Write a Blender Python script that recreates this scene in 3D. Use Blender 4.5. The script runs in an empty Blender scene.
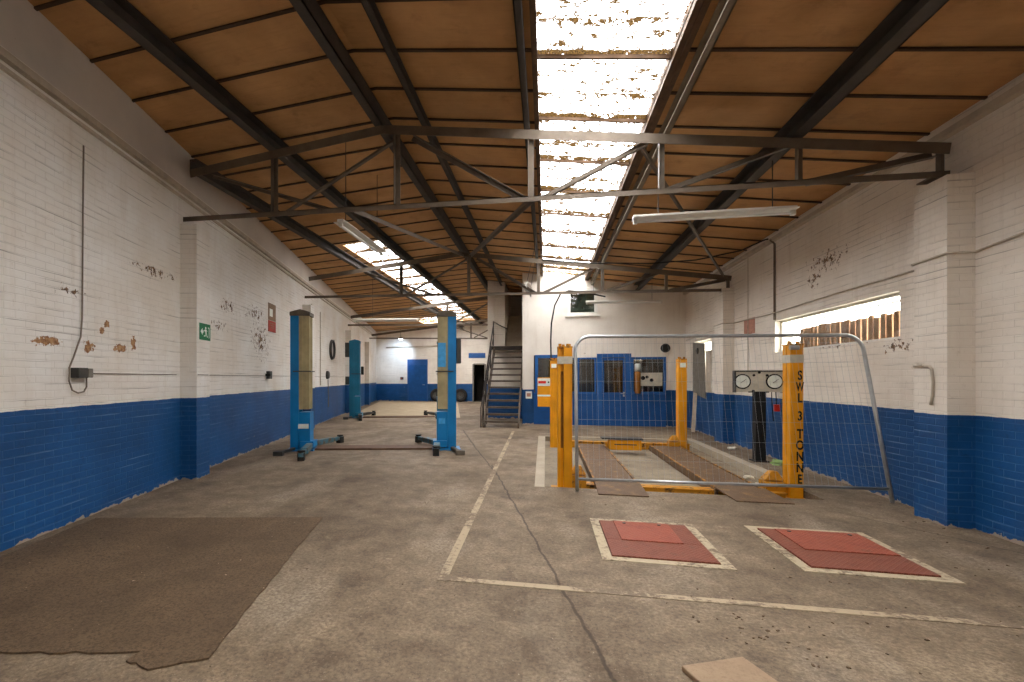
import bpy, bmesh, random
from math import *
from mathutils import Vector, Matrix
random.seed(7)
C = bpy.context.scene.collection
PI = pi

# ------------------------------------------------------------------ materials
def new_mat(name):
    m = bpy.data.materials.new(name); m.use_nodes = True
    nt = m.node_tree; nt.nodes.clear()
    return m, nt
class N:
    def __init__(s, nt): s.nt = nt
    def n(s, t, **k):
        o = s.nt.nodes.new(t)
        for a, b in k.items(): setattr(o, a, b)
        return o
    def put(s, sock, v):
        if isinstance(v, bpy.types.NodeSocket): s.nt.links.new(v, sock)
        elif v is not None:
            if hasattr(sock.default_value, '__len__') and not hasattr(v, '__len__'): v = (v,)*len(sock.default_value)
            if hasattr(v, '__len__') and len(v) == 3 and len(sock.default_value) == 4: v = (*v, 1)
            sock.default_value = v
    def math(s, op, a, b=None, clamp=False):
        o = s.n('ShaderNodeMath', operation=op, use_clamp=clamp); s.put(o.inputs[0], a)
        if b is not None: s.put(o.inputs[1], b)
        return o.outputs[0]
    def vmath(s, op, a, b=None, out=0):
        o = s.n('ShaderNodeVectorMath', operation=op); s.put(o.inputs[0], a)
        if b is not None: s.put(o.inputs[1], b)
        return o.outputs[out]
    def mix(s, f, a, b, mode='MIX'):
        o = s.n('ShaderNodeMix', data_type='RGBA', blend_type=mode)
        s.put(o.inputs[0], f); s.put(o.inputs[6], a); s.put(o.inputs[7], b)
        return o.outputs[2]
    def ramp(s, f, lo, hi, a=0.0, b=1.0):
        o = s.n('ShaderNodeMapRange', clamp=True); s.put(o.inputs[0], f)
        s.put(o.inputs[1], lo); s.put(o.inputs[2], hi); s.put(o.inputs[3], a); s.put(o.inputs[4], b)
        return o.outputs[0]
    def noise(s, vec, scale, detail=4, rough=.6, col=False):
        o = s.n('ShaderNodeTexNoise'); s.put(o.inputs['Vector'], vec)
        o.inputs['Scale'].default_value = scale; o.inputs['Detail'].default_value = detail; o.inputs['Roughness'].default_value = rough
        return o.outputs['Color' if col else 'Fac']
    def scale(s, vec, v): return s.vmath('MULTIPLY', vec, v)
    def pos(s): return s.n('ShaderNodeNewGeometry').outputs['Position']
    def obj(s): return s.n('ShaderNodeTexCoord').outputs['Object']
    def uv(s): return s.n('ShaderNodeTexCoord').outputs['UV']
    def xyz(s, v):
        o = s.n('ShaderNodeSeparateXYZ'); s.put(o.inputs[0], v); return o.outputs
    def bump(s, h, strength=.4, dist=.01):
        o = s.n('ShaderNodeBump'); s.put(o.inputs['Height'], h)
        o.inputs['Strength'].default_value = strength; o.inputs['Distance'].default_value = dist
        return o.outputs[0]
    def out(s, col, rough=.7, metal=0.0, nrm=None, spec=.3, **k):
        b = s.n('ShaderNodeBsdfPrincipled'); s.put(b.inputs['Base Color'], col); s.put(b.inputs['Roughness'], rough)
        s.put(b.inputs['Metallic'], metal); s.put(b.inputs['Specular IOR Level'], spec)
        if nrm is not None: s.put(b.inputs['Normal'], nrm)
        for a, v in k.items(): s.put(b.inputs[a], v)
        o = s.n('ShaderNodeOutputMaterial'); s.nt.links.new(b.outputs[0], o.inputs[0]); return b
def lin(r, g, b):
    f = lambda c: (c/255)/12.92 if c <= 10 else ((c/255+.055)/1.055)**2.4
    return (f(r), f(g), f(b))

def plain(name, col, rough=.6, metal=0.0, wear=.25, sc=6, spec=.3, bump=0.0):
    m, nt = new_mat(name); n = N(nt)
    f = n.noise(n.obj(), sc, 5, .65)
    k = n.ramp(f, .3, .7, 1-wear, 1+wear*.5)
    c = n.vmath('SCALE', col); nt.nodes[-1].inputs[3].default_value = 1
    nt.links.new(k, nt.nodes[-1].inputs[3])
    n.out(c, rough, metal, n.bump(f, bump, .01) if bump else None, spec)
    return m

def worn(name, col, under, lo=.62, hi=.68, rough=.5, sc=9, spec=.35, metal=0.0):
    """paint with chips through to what lies under it"""
    m, nt = new_mat(name); n = N(nt)
    f = n.noise(n.obj(), sc, 8, .7); g = n.noise(n.obj(), sc*.35, 3, .5)
    c = n.mix(n.ramp(g, .3, .7), tuple(x*.75 for x in col), col)
    c = n.mix(n.ramp(f, lo, hi), c, under)
    n.out(c, rough, metal, n.bump(f, .15, .01), spec)
    return m

WHITE = lin(238, 231, 219); BLUE = lin(24, 84, 142)
def brick_mat(name, patches=(), specks=(), smooth=False, render_top=None, bump=.4, courses=True, dado=1.165, WHITE=WHITE):
    m, nt = new_mat(name); n = N(nt)
    uv = n.uv(); P = n.pos(); z = n.xyz(P)[2]
    br = n.n('ShaderNodeTexBrick', offset=.5)
    n.put(br.inputs['Vector'], n.vmath('ADD', uv, n.scale(n.vmath('SUBTRACT', n.noise(uv, 3, 2, col=True), (.5, .5, .5)), (.012, .012, 0))))
    br.inputs['Scale'].default_value = 1; br.inputs['Mortar Size'].default_value = .006
    br.inputs['Mortar Smooth'].default_value = .7; br.inputs['Brick Width'].default_value = .225; br.inputs['Row Height'].default_value = .075
    br.inputs['Color1'].default_value = (.25, .25, .25, 1); br.inputs['Color2'].default_value = (.75, .75, .75, 1); br.inputs['Bias'].default_value = 0
    mort = br.outputs['Fac']
    big = n.noise(P, .9, 5, .6); fine = n.noise(P, 14, 6, .7); streak = n.noise(n.scale(uv, (7, .6, 1)), 1, 4, .6)
    long = n.noise(n.scale(uv, (.9, 13.333, 1)), 1, 3, .6)
    vv = n.math('FRACT', n.math('DIVIDE', n.math('ADD', n.xyz(uv)[1], n.math('MULTIPLY', n.noise(uv, 2.5, 2), .02)), .075))
    row = n.ramp(n.math('ABSOLUTE', n.math('SUBTRACT', vv, .5)), .41, .48)
    gate = n.noise(n.scale(uv, (.35, .8, 1)), 1, 3, .6)
    w = n.mix(n.ramp(big, .3, .7), lin(218, 208, 194), WHITE)
    w = n.mix(n.ramp(streak, .55, .8, 0, .45), w, lin(200, 186, 168))
    w = n.mix(n.ramp(fine, .60, .75, 0, .5), w, lin(184, 169, 150))
    bcol = n.mix(n.ramp(big, .3, .7), tuple(x*.55 for x in BLUE), BLUE)
    bcol = n.mix(n.ramp(fine, .55, .75, 0, .6), bcol, lin(22, 52, 92))
    if courses:
        mm = n.math('ADD', n.math('MULTIPLY', row, n.ramp(long, .50, .64)), n.math('MULTIPLY', mort, n.ramp(gate, .45, .65, .05, .25)), True)
        w = n.mix(n.math('MULTIPLY', mm, .65), w, lin(104, 90, 76))
        bcol = n.mix(n.math('MULTIPLY', mort, n.ramp(gate, .40, .62, .03, .20)), bcol, lin(110, 140, 172))
        bcol = n.mix(n.math('MULTIPLY', row, n.ramp(long, .54, .66, 0, .6)), bcol, lin(128, 150, 176))
    # the edge of the dado wavers a little, as a brushed line does
    edge = n.math('ADD', dado, n.math('MULTIPLY', n.math('SUBTRACT', n.noise(P, 5, 2), .5), .02))
    isblue = n.math('LESS_THAN', z, edge)
    c = n.mix(isblue, w, bcol)
    if render_top:      # cement render above the brickwork
        c = n.mix(n.math('GREATER_THAN', z, render_top), c, n.mix(n.ramp(big, .3, .7), lin(200, 193, 186), lin(218, 211, 202)))
        mort = n.math('MULTIPLY', mort, n.math('LESS_THAN', z, render_top))
    # chipped paint: scattered specks, more of them low down on the blue
    ch = n.noise(P, 9, 8, .75)
    low = n.ramp(z, .0, .7, .05, 0)
    chip = n.math('GREATER_THAN', n.math('ADD', ch, low), .735)
    c = n.mix(chip, c, n.mix(isblue, lin(150, 122, 96), lin(178, 170, 166)))
    base = n.math('GREATER_THAN', n.math('ADD', n.noise(P, 6, 5), n.ramp(z, .0, .07, .33, 0)), .74)
    c = n.mix(base, c, lin(168, 152, 136))
    # bare brick where the paint has come off
    if patches:
        d = None; sub = n.vmath('SUBTRACT', n.noise(P, 11, 6, .7, col=True), (.5, .5, .5))
        for (y, zz, ry, rz) in patches:
            v = n.vmath('MULTIPLY', n.vmath('SUBTRACT', P, (0, y, zz)), (0, 1/ry, 1/rz))
            l = n.vmath('LENGTH', v, out=1)
            d = l if d is None else n.math('MINIMUM', d, l)
        nn = n.math('MULTIPLY', n.math('SUBTRACT', n.noise(P, 16, 6, .7), .5), 3.4)
        pk = n.math('LESS_THAN', n.math('ADD', d, nn), .85)
        c = n.mix(pk, c, n.mix(n.ramp(n.noise(P, 22, 4), .35, .65), lin(120, 78, 48), lin(178, 138, 96)))
    if specks:
        d = None
        for (y, zz, ry, rz) in specks:
            v = n.vmath('MULTIPLY', n.vmath('SUBTRACT', P, (0, y, zz)), (0, 1/ry, 1/rz))
            l = n.vmath('LENGTH', v, out=1)
            d = l if d is None else n.math('MINIMUM', d, l)
        pk = n.math('GREATER_THAN', n.math('SUBTRACT', n.noise(P, 13, 6, .75), n.math('MULTIPLY', d, .12)), .47)
        c = n.mix(pk, c, n.mix(n.ramp(n.noise(P, 20, 3), .4, .6), lin(84, 66, 50), lin(132, 100, 66)))
    h = n.math('ADD', n.math('MULTIPLY', mort, -1.0), n.math('MULTIPLY', fine, .35))
    if smooth: h = n.math('ADD', n.math('MULTIPLY', mort, -.35), n.math('MULTIPLY', fine, .3))
    n.out(c, n.mix(isblue, (.75,)*3, (.45,)*3), 0, n.bump(h, bump, .012), .3)
    return m

M = {}
M['wallL'] = brick_mat('painted_brick_west',
    patches=[(3.70, 1.92, .16, .05), (4.25, 1.90, .10, .06), (4.76, 1.92, .13, .055), (5.00, 1.99, .05, .10), (4.44, 2.10, .05, .05), (4.52, 2.19, .05, .05)],
    specks=[(3.97, 2.48, .2, .06), (5.38, 3.02, .35, .08), (5.86, 3.05, .1, .08), (7.68, 2.9, .3, .12), (8.98, 2.95, .5, .16), (9.3, 2.4, .5, .4), (7.3, 2.5, .3, .08)], render_top=4.52, dado=1.245, WHITE=lin(236, 234, 229))
M['wallR'] = brick_mat('painted_brick_east', specks=[(8.4, 3.38, .5, .16), (6.9, 1.95, .3, .08), (8.2, 2.05, .9, .05), (8.75, 3.15, .2, .15)])
M['wallB'] = brick_mat('painted_brick_back', smooth=True, bump=.35)
M['plaster'] = brick_mat('painted_plaster', smooth=True, bump=.12, courses=False)

def concrete():
    m, nt = new_mat('concrete_floor'); n = N(nt); P = n.pos()
    a = n.noise(P, .55, 5, .6); b = n.noise(P, 3.2, 6, .65); c_ = n.noise(P, 38, 6, .75); s = n.noise(n.scale(P, (1, .45, 1)), 1.3, 5, .6)
    c = n.mix(n.ramp(b, .3, .7), lin(116, 98, 77), lin(170, 150, 123))
    c = n.mix(n.ramp(a, .40, .66, 0, .7), c, lin(88, 73, 58))
    c = n.mix(n.ramp(s, .52, .68, 0, .7), c, lin(172, 156, 134))
    c = n.mix(n.ramp(c_, .40, .62, .0, .7), c, lin(80, 67, 54))
    c = n.mix(n.ramp(n.noise(P, 60, 3, .6), .64, .72, 0, .7), c, lin(184, 170, 150))
    c = n.mix(n.ramp(n.noise(P, 85, 3, .6), .60, .70, 0, .7), c, lin(70, 58, 47))
    mid = n.noise(P, 8, 8, .75)
    c = n.mix(n.ramp(mid, .52, .66, 0, .55), c, lin(86, 71, 56)); c = n.mix(n.ramp(mid, .30, .42, .45, 0), c, lin(178, 163, 136))
    oil = n.math('MULTIPLY', n.ramp(n.noise(P, 1.1, 6, .7), .58, .66), n.ramp(n.noise(P, 7, 4), .4, .7))
    c = n.mix(n.math('MULTIPLY', oil, .6), c, lin(66, 56, 48))
    # joints and cracks
    x = n.xyz(P); wob = n.scale(n.vmath('SUBTRACT', n.noise(P, 2.2, 5, .65, col=True), (.5,)*3), (.10, .10, 0))
    Q = n.vmath('ADD', P, wob); crack = None
    for (ax, ay, bx, by, w) in ((-.95, 8.3, .62, 1.3, .007), (-2.42, 13.66, -1.56, 10.35, .012), (-1.56, 10.35, -.75, 7.4, .007), (3.30, 6.2, 4.2, 5.0, .006)):
        dx, dy = bx-ax, by-ay; L = hypot(dx, dy); dx /= L; dy /= L
        r = n.vmath('SUBTRACT', Q, (ax, ay, 0))
        al = n.vmath('DOT_PRODUCT', r, (dx, dy, 0), out=1); pe = n.math('ABSOLUTE', n.vmath('DOT_PRODUCT', r, (-dy, dx, 0), out=1))
        k = n.math('MULTIPLY', n.ramp(pe, w, w*2.2, 1, 0), n.math('MULTIPLY', n.math('GREATER_THAN', al, 0), n.math('LESS_THAN', al, L)))
        crack = k if crack is None else n.math('MAXIMUM', crack, k)
    c = n.mix(n.math('MULTIPLY', crack, .7), c, lin(58, 48, 40))
    h = n.math('ADD', n.math('MULTIPLY', c_, .5), n.math('SUBTRACT', n.math('MULTIPLY', b, .8), crack))
    n.out(c, n.ramp(a, .3, .7, .62, .85), 0, n.bump(h, .2, .01), .3)
    return m
M['floor'] = concrete()
def screed(name, c1, c2, c3, sc=5, bump=.3):
    m, nt = new_mat(name); n = N(nt); P = n.pos()
    b = n.noise(P, sc*.4, 6, .65); f = n.noise(P, sc*6, 6, .75)
    c = n.mix(n.ramp(b, .3, .7), c1, c2); c = n.mix(n.ramp(f, .5, .7, 0, .6), c, c3)
    n.out(c, .8, 0, n.bump(n.math('ADD', f, b), bump, .012), .25); return m
M['screed'] = screed('pale_screed', lin(168, 150, 122), lin(190, 174, 146), lin(140, 122, 98))
M['pitfloor'] = screed('recess_floor', lin(120, 108, 92), lin(160, 146, 124), lin(90, 78, 66))
M['kerb'] = screed('kerb_concrete', lin(165, 152, 132), lin(186, 174, 154), lin(140, 126, 108))
def mat_floor():
    m, nt = new_mat('dark_mat'); n = N(nt); P = n.pos()
    a = n.noise(P, 1.1, 5, .6); f = n.noise(P, 55, 6, .75); g = n.noise(P, 5, 6, .7)
    c = n.mix(n.ramp(a, .3, .7), lin(90, 74, 56), lin(124, 102, 77))
    c = n.mix(n.ramp(f, .46, .64, 0, .75), c, lin(60, 48, 37)); c = n.mix(n.ramp(g, .6, .75, 0, .5), c, lin(132, 108, 80))
    c = n.mix(n.math('GREATER_THAN', n.noise(P, 28, 2), .76), c, lin(190, 165, 140))
    n.out(c, .8, 0, n.bump(n.math('ADD', f, n.math('MULTIPLY', g, 1.5)), .5, .012), .25); return m
M['mat'] = mat_floor()
def lining():
    m, nt = new_mat('brown_roof_lining'); n = N(nt); P = n.pos()
    a = n.noise(P, 1.3, 5, .6); f = n.noise(n.scale(P, (3, 30, 3)), 1, 4, .6); st = n.noise(P, 3.5, 6, .65)
    c = n.mix(n.ramp(a, .3, .7), lin(172, 130, 84), lin(204, 158, 106))
    c = n.mix(n.ramp(st, .56, .75, 0, .45), c, lin(122, 88, 56)); c = n.mix(n.ramp(f, .5, .8, 0, .25), c, lin(134, 96, 62))
    wav = n.n('ShaderNodeTexWave', wave_type='BANDS', bands_direction='Y'); n.put(wav.inputs[0], P); wav.inputs['Scale'].default_value = .69*2*0.318; wav.inputs['Distortion'].default_value = .3
    n.out(c, .75, 0, n.bump(n.math('ADD', n.math('MULTIPLY', wav.outputs[1], .6), n.math('MULTIPLY', a, .4)), .6, .08), .2); return m
M['lining'] = lining()
def glaze():
    """dirty translucent roof sheet: see-through plastic under moss and leaves"""
    m, nt = new_mat('dirty_rooflight_sheet'); n = N(nt); P = n.pos(); y = n.xyz(P)[1]
    s = n.noise(n.scale(P, (1.0, 1.7, 0)), 9, 8, .8); fs = n.noise(n.scale(P, (1, 1.5, 0)), 40, 4, .7); t = n.noise(n.scale(P, (.8, 2.2, 0)), 2.2, 4, .6)
    # sheet laps every so often catch a band of dirt
    fr = n.math('FRACT', n.math('DIVIDE', n.math('SUBTRACT', y, 4.99), 1.22)); lap = n.ramp(n.math('ABSOLUTE', n.math('SUBTRACT', fr, .13)), .02, .09, .13, 0)
    fr2 = n.math('FRACT', n.math('DIVIDE', n.math('SUBTRACT', y, 4.53), 1.22)); lap2 = n.ramp(n.math('ABSOLUTE', n.math('SUBTRACT', fr2, .13)), .0, .05, .07, 0)
    v = n.math('ADD', n.math('ADD', s, n.math('MULTIPLY', n.math('SUBTRACT', t, .5), .30)), n.math('ADD', n.math('ADD', lap, lap2), n.math('MULTIPLY', n.math('SUBTRACT', fs, .5), .35)))
    dirt = n.ramp(v, .487, .53)
    tr = n.n('ShaderNodeBsdfTransparent'); tr.inputs[0].default_value = (.93, .95, 1, 1)
    df = n.n('ShaderNodeBsdfDiffuse'); n.put(df.inputs[0], n.mix(n.ramp(n.noise(P, 45, 4), .40, .62), lin(62, 42, 22), lin(176, 138, 74)))
    tl = n.n('ShaderNodeBsdfTranslucent'); tl.inputs[0].default_value = (.022, .013, .005, 1)
    ad = n.n('ShaderNodeMixShader'); ad.inputs[0].default_value = .5; nt.links.new(df.outputs[0], ad.inputs[1]); nt.links.new(tl.outputs[0], ad.inputs[2])
    mx = n.n('ShaderNodeMixShader'); n.put(mx.inputs[0], dirt); nt.links.new(tr.outputs[0], mx.inputs[1]); nt.links.new(ad.outputs[0], mx.inputs[2])
    o = n.n('ShaderNodeOutputMaterial'); nt.links.new(mx.outputs[0], o.inputs[0]); return m
M['glaze'] = glaze()
def glass():
    m, nt = new_mat('window_glass'); n = N(nt)
    tr = n.n('ShaderNodeBsdfTransparent'); tr.inputs[0].default_value = (.8, .82, .8, 1)
    gl = n.n('ShaderNodeBsdfGlossy'); gl.inputs['Roughness'].default_value = .03
    mx = n.n('ShaderNodeMixShader'); mx.inputs[0].default_value = .07
    nt.links.new(tr.outputs[0], mx.inputs[1]); nt.links.new(gl.outputs[0], mx.inputs[2])
    o = n.n('ShaderNodeOutputMaterial'); nt.links.new(mx.outputs[0], o.inputs[0]); return m
M['glass'] = glass()
def line_paint(name, col, lo=.5):
    m, nt = new_mat(name); n = N(nt); P = n.pos()
    f = n.noise(P, 18, 8, .75); g = n.noise(P, 1.6, 3)
    v = n.math('ADD', f, n.math('MULTIPLY', n.math('SUBTRACT', g, .5), .8))
    c = n.mix(n.ramp(v, lo, lo+.12), col, lin(122, 106, 88))
    n.out(c, .75, 0, n.bump(f, .2, .01), .25); return m
M['line'] = line_paint('worn_floor_paint', lin(176, 158, 130), .47)
M['line2'] = line_paint('worn_frame_paint', lin(184, 168, 140), .49)
def tread(name, col, under):
    m, nt = new_mat(name); n = N(nt); P = n.pos()
    w1 = n.n('ShaderNodeTexWave', wave_type='BANDS', bands_direction='DIAGONAL'); n.put(w1.inputs[0], n.scale(P, (1, 1, 0))); w1.inputs['Scale'].default_value = 14
    w2 = n.n('ShaderNodeTexWave', wave_type='BANDS', bands_direction='DIAGONAL'); n.put(w2.inputs[0], n.scale(P, (-1, 1, 0))); w2.inputs['Scale'].default_value = 14
    h = n.math('MAXIMUM', n.ramp(w1.outputs[1], .75, .95), n.ramp(w2.outputs[1], .75, .95))
    f = n.noise(P, 6, 7, .7)
    c = n.mix(n.ramp(f, .35, .65), tuple(x*.7 for x in col), col); c = n.mix(n.ramp(f, .54, .68, 0, .75), c, under)
    c = n.mix(n.math('MULTIPLY', h, .18), c, tuple(min(1, x*1.6) for x in col))
    n.out(c, .6, 0, n.bump(h, .6, .006), .3); return m
M['redplate'] = tread('red_tread_plate', lin(158, 82, 62), lin(112, 74, 56))
M['redplate2'] = tread('worn_red_tread_plate', lin(134, 76, 58), lin(98, 66, 52))
M['runway'] = tread('rusty_runway_plate', lin(112, 88, 66), lin(150, 118, 66))
M['steel'] = plain('dark_painted_steel', lin(108, 95, 80), .5, .15, .3, 4, .4)
M['steel2'] = plain('tan_painted_steel', lin(134, 120, 100), .5, .1, .25, 4, .4)
M['purlin'] = plain('dark_purlin_steel', lin(72, 65, 58), .7, .0, .3, 4, .4)
M['timber'] = plain('dark_timber', lin(96, 72, 50), .7, 0, .4, 9)
M['batten'] = plain('batten_brown', lin(72, 54, 38), .7)
M['channel'] = plain('rusty_channel_plate', lin(104, 78, 60), .7, 0, .35, 6)
M['galv'] = plain('galvanised_tube', lin(176, 178, 178), .35, .55, .2, 8, .5)
M['yellow'] = worn('yellow_lift_paint', lin(234, 158, 14), lin(110, 70, 22), .66, .72, .45)
M['yellow2'] = worn('grimy_yellow_paint', lin(206, 140, 24), lin(70, 52, 32), .52, .62, .55)
M['yellow3'] = worn('nearly_gone_yellow_paint', lin(190, 132, 40), lin(96, 74, 54), .42, .54, .6)
M['slot'] = plain('dark_slot', lin(120, 76, 20), .6, 0, .4)
M['liftblue'] = worn('blue_lift_paint', lin(10, 124, 186), lin(40, 70, 84), .66, .74, .4)
M['armblue'] = worn('scuffed_blue_paint', lin(70, 118, 134), lin(92, 82, 68), .46, .58, .55)
M['teal'] = worn('teal_lift_paint', lin(24, 106, 136), lin(60, 80, 80), .64, .74, .45)
M['cover'] = plain('grimy_cover_sheet', lin(176, 162, 122), .7, 0, .3, 3)
M['black'] = plain('black_rubber', lin(34, 32, 30), .65, 0, .3, 12)
M['darkgrey'] = plain('dark_grey_metal', lin(70, 68, 64), .5, .2, .3, 8)
M['midgrey'] = plain('mid_grey_metal', lin(128, 122, 112), .5, .1, .25, 8)
M['cap'] = plain('grimy_grey_cap', lin(104, 94, 80), .6, .1, .35, 8)
M['white'] = plain('white_enamel', lin(222, 218, 208), .4, 0, .1, 8)
M['cream'] = plain('cream_panel', lin(206, 198, 180), .55, 0, .2, 10)
M['tube'] = plain('lamp_tube_glass', lin(238, 238, 232), .2, 0, .05)
M['joinery'] = worn('blue_joinery', lin(30, 92, 158), lin(20, 60, 110), .66, .72, .4)
M['panelblue'] = plain('blue_boarding', lin(22, 80, 142), .5, 0, .2, 4)
M['doorblue'] = plain('blue_door_paint', lin(40, 86, 146), .5, 0, .15, 4)
M['stairsteel'] = plain('worn_stair_steel', lin(96, 84, 72), .45, .25, .35, 6, .4)
M['raildark'] = plain('dark_rail_steel', lin(62, 56, 52), .45, .3, .3, 8)
M['wood'] = plain('brown_boards', lin(168, 124, 92), .75, 0, .35, 7)
M['plank'] = plain('pale_plank', lin(196, 180, 156), .7, 0, .2, 8)
M['slab'] = screed('buff_slab', lin(150, 126, 102), lin(170, 146, 118), lin(126, 106, 84), 8, .2)
M['green'] = plain('green_sign', lin(20, 112, 66), .5, 0, .1)
M['signwhite'] = plain('sign_white', lin(232, 236, 226), .5, 0, .05)
M['red'] = plain('red_sign', lin(178, 62, 44), .6, 0, .3, 14)
M['fadedred'] = plain('faded_red_paint', lin(184, 132, 112), .8, 0, .3, 20)
M['brownsign'] = plain('faded_sign', lin(140, 112, 84), .6, 0, .4, 20)
M['redbox'] = plain('bright_red', lin(206, 44, 28), .45, 0, .1)
M['lightblue'] = plain('light_blue_label', lin(70, 158, 214), .5, 0, .2, 14)
M['ink'] = plain('black_ink', lin(24, 20, 16), .6, 0, .1)
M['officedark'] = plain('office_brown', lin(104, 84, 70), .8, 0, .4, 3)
M['orangebrown'] = plain('amber_brown', lin(176, 116, 48), .5, 0, .2)
M['conduit'] = plain('painted_conduit', lin(196, 184, 166), .55, 0, .2)
M['cable'] = plain('grey_cable', lin(128, 116, 102), .6, 0, .2)
M['paper'] = plain('crumpled_paper', lin(222, 214, 196), .8, 0, .1, 20)
M['greencloth'] = plain('green_rag', lin(150, 180, 110), .85, 0, .25, 20)
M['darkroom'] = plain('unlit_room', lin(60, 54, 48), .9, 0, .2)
def emit(name, col, s):
    m, nt = new_mat(name); n = N(nt); e = n.n('ShaderNodeEmission'); n.put(e.inputs[0], col); e.inputs[1].default_value = s
    o = n.n('ShaderNodeOutputMaterial'); nt.links.new(e.outputs[0], o.inputs[0]); return m
M['lamp_on'] = emit('lit_lamp', (.75, .85, 1), 14)

# ------------------------------------------------------------------ mesh builder
class MB:
    def __init__(s): s.v = []; s.f = []
    def add(s, vs, fs):
        k = len(s.v); s.v += [Vector(p) for p in vs]; s.f += [tuple(k+i for i in f) for f in fs]; return s
    def hexa(s, p):  # 8 points: bottom loop 0-3, top loop 4-7
        return s.add(p, [(3, 2, 1, 0), (4, 5, 6, 7), (0, 1, 5, 4), (1, 2, 6, 5), (2, 3, 7, 6), (3, 0, 4, 7)])
    def box(s, x0, x1, y0, y1, z0, z1):
        return s.hexa([(x0, y0, z0), (x1, y0, z0), (x1, y1, z0), (x0, y1, z0), (x0, y0, z1), (x1, y0, z1), (x1, y1, z1), (x0, y1, z1)])
    def obox(s, c, ax, ay, az, hx, hy, hz):
        c, ax, ay, az = Vector(c), Vector(ax), Vector(ay), Vector(az)
        P = lambda a, b, d: c+ax*hx*a+ay*hy*b+az*hz*d
        return s.hexa([P(-1, -1, -1), P(1, -1, -1), P(1, 1, -1), P(-1, 1, -1), P(-1, -1, 1), P(1, -1, 1), P(1, 1, 1), P(-1, 1, 1)])
    def beam(s, p, q, w, h, up=(0, 0, 1), o=(0, 0)):
        p, q = Vector(p), Vector(q); d = (q-p); L = d.length; d /= L
        sd = d.cross(Vector(up)).normalized(); u = sd.cross(d)
        return s.obox((p+q)/2+sd*o[0]+u*o[1], d, sd, u, L/2, w/2, h/2)
    def channel(s, p, q, w, h, t=.012, up=(0, 0, 1), flip=1):  # a rolled C section
        s.beam(p, q, t, h, up, (-flip*(w/2-t/2), 0)); s.beam(p, q, w, t, up, (0, h/2-t/2)); s.beam(p, q, w, t, up, (0, -h/2+t/2)); return s
    def angle(s, p, q, w, h, t=.01, up=(0, 0, 1), flip=1):     # a rolled L section
        s.beam(p, q, t, h, up, (flip*(w/2-t/2), 0)); s.beam(p, q, w, t, up, (0, h/2-t/2)); return s
    def tube(s, pts, r, n=8, closed=False):
        pts = [Vector(p) for p in pts]; m = len(pts); rings = []; pn = None
        for i, p in enumerate(pts):
            a = pts[(i-1) % m] if closed or i > 0 else p; b = pts[(i+1) % m] if closed or i < m-1 else p
            t = (b-a).normalized()
            if pn is None: pn = t.orthogonal().normalized()
            pn = (pn-t*pn.dot(t)).normalized(); bn = t.cross(pn)
            rings.append([p+(pn*cos(2*PI*k/n)+bn*sin(2*PI*k/n))*r for k in range(n)])
        vs = [v for R in rings for v in R]; fs = []
        for i in range(m if closed else m-1):
            j = (i+1) % m
            for k in range(n): fs.append((i*n+k, i*n+(k+1) % n, j*n+(k+1) % n, j*n+k))
        if not closed: fs += [tuple(range(n-1, -1, -1)), tuple((m-1)*n+k for k in range(n))]
        return s.add(vs, fs)
    def cyl(s, p, q, r, n=16): return s.tube([p, q], r, n)
    def lathe(s, c, ax, prof, n=24):   # prof: (radius, height along ax)
        c, ax = Vector(c), Vector(ax).normalized(); a = ax.orthogonal().normalized(); b = ax.cross(a); vs = []; m = len(prof)
        for r, h in prof: vs += [c+ax*h+(a*cos(2*PI*k/n)+b*sin(2*PI*k/n))*r for k in range(n)]
        fs = [(i*n+k, i*n+(k+1) % n, (i+1)*n+(k+1) % n, (i+1)*n+k) for i in range(m-1) for k in range(n)]
        return s.add(vs, fs)
    def prism(s, poly, z0, z1):
        n = len(poly); vs = [(x, y, z0) for x, y in poly]+[(x, y, z1) for x, y in poly]
        return s.add(vs, [tuple(range(n-1, -1, -1)), tuple(range(n, 2*n))]+[(i, (i+1) % n, n+(i+1) % n, n+i) for i in range(n)])
    def flat(s, c, ux, uy, poly, t=.002):  # a flat cut-out, poly in (ux, uy), extruded t along ux x uy
        c, ux, uy = Vector(c), Vector(ux), Vector(uy); nn = ux.cross(uy).normalized(); n = len(poly)
        vs = [c+ux*x+uy*y for x, y in poly]+[c+ux*x+uy*y+nn*t for x, y in poly]
        return s.add(vs, [tuple(range(n-1, -1, -1)), tuple(range(n, 2*n))]+[(i, (i+1) % n, n+(i+1) % n, n+i) for i in range(n)])
    def build(s, name, mat, parent=None, bevel=0, smooth=False, local=False):
        vs = s.v
        if parent is not None and not local:
            r = parent
            while r.parent: r = r.parent
            mi = (Matrix.Translation(r.location) @ Matrix.Rotation(r.rotation_euler.z, 4, 'Z')).inverted()
            vs = [mi @ v for v in vs]
        me = bpy.data.meshes.new(name); me.from_pydata([tuple(v) for v in vs], [], s.f)
        bm = bmesh.new(); bm.from_mesh(me); bmesh.ops.recalc_face_normals(bm, faces=bm.faces)
        uvl = bm.loops.layers.uv.new('metric')
        for f in bm.faces:
            nrm = f.normal; f.smooth = smooth
            for l in f.loops:
                p = l.vert.co
                if abs(nrm.z) > .7: l[uvl].uv = (p.x, p.y)
                else:
                    t = Vector((-nrm.y, nrm.x, 0)).normalized(); l[uvl].uv = (p.dot(t), p.z)
        bm.to_mesh(me); bm.free()
        me.materials.append(mat)
        o = bpy.data.objects.new(name, me); C.objects.link(o)
        if parent is not None: o.parent = parent
        if bevel:
            b = o.modifiers.new('edge', 'BEVEL'); b.width = bevel; b.segments = 2; b.limit_method = 'ANGLE'
        return o
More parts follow.
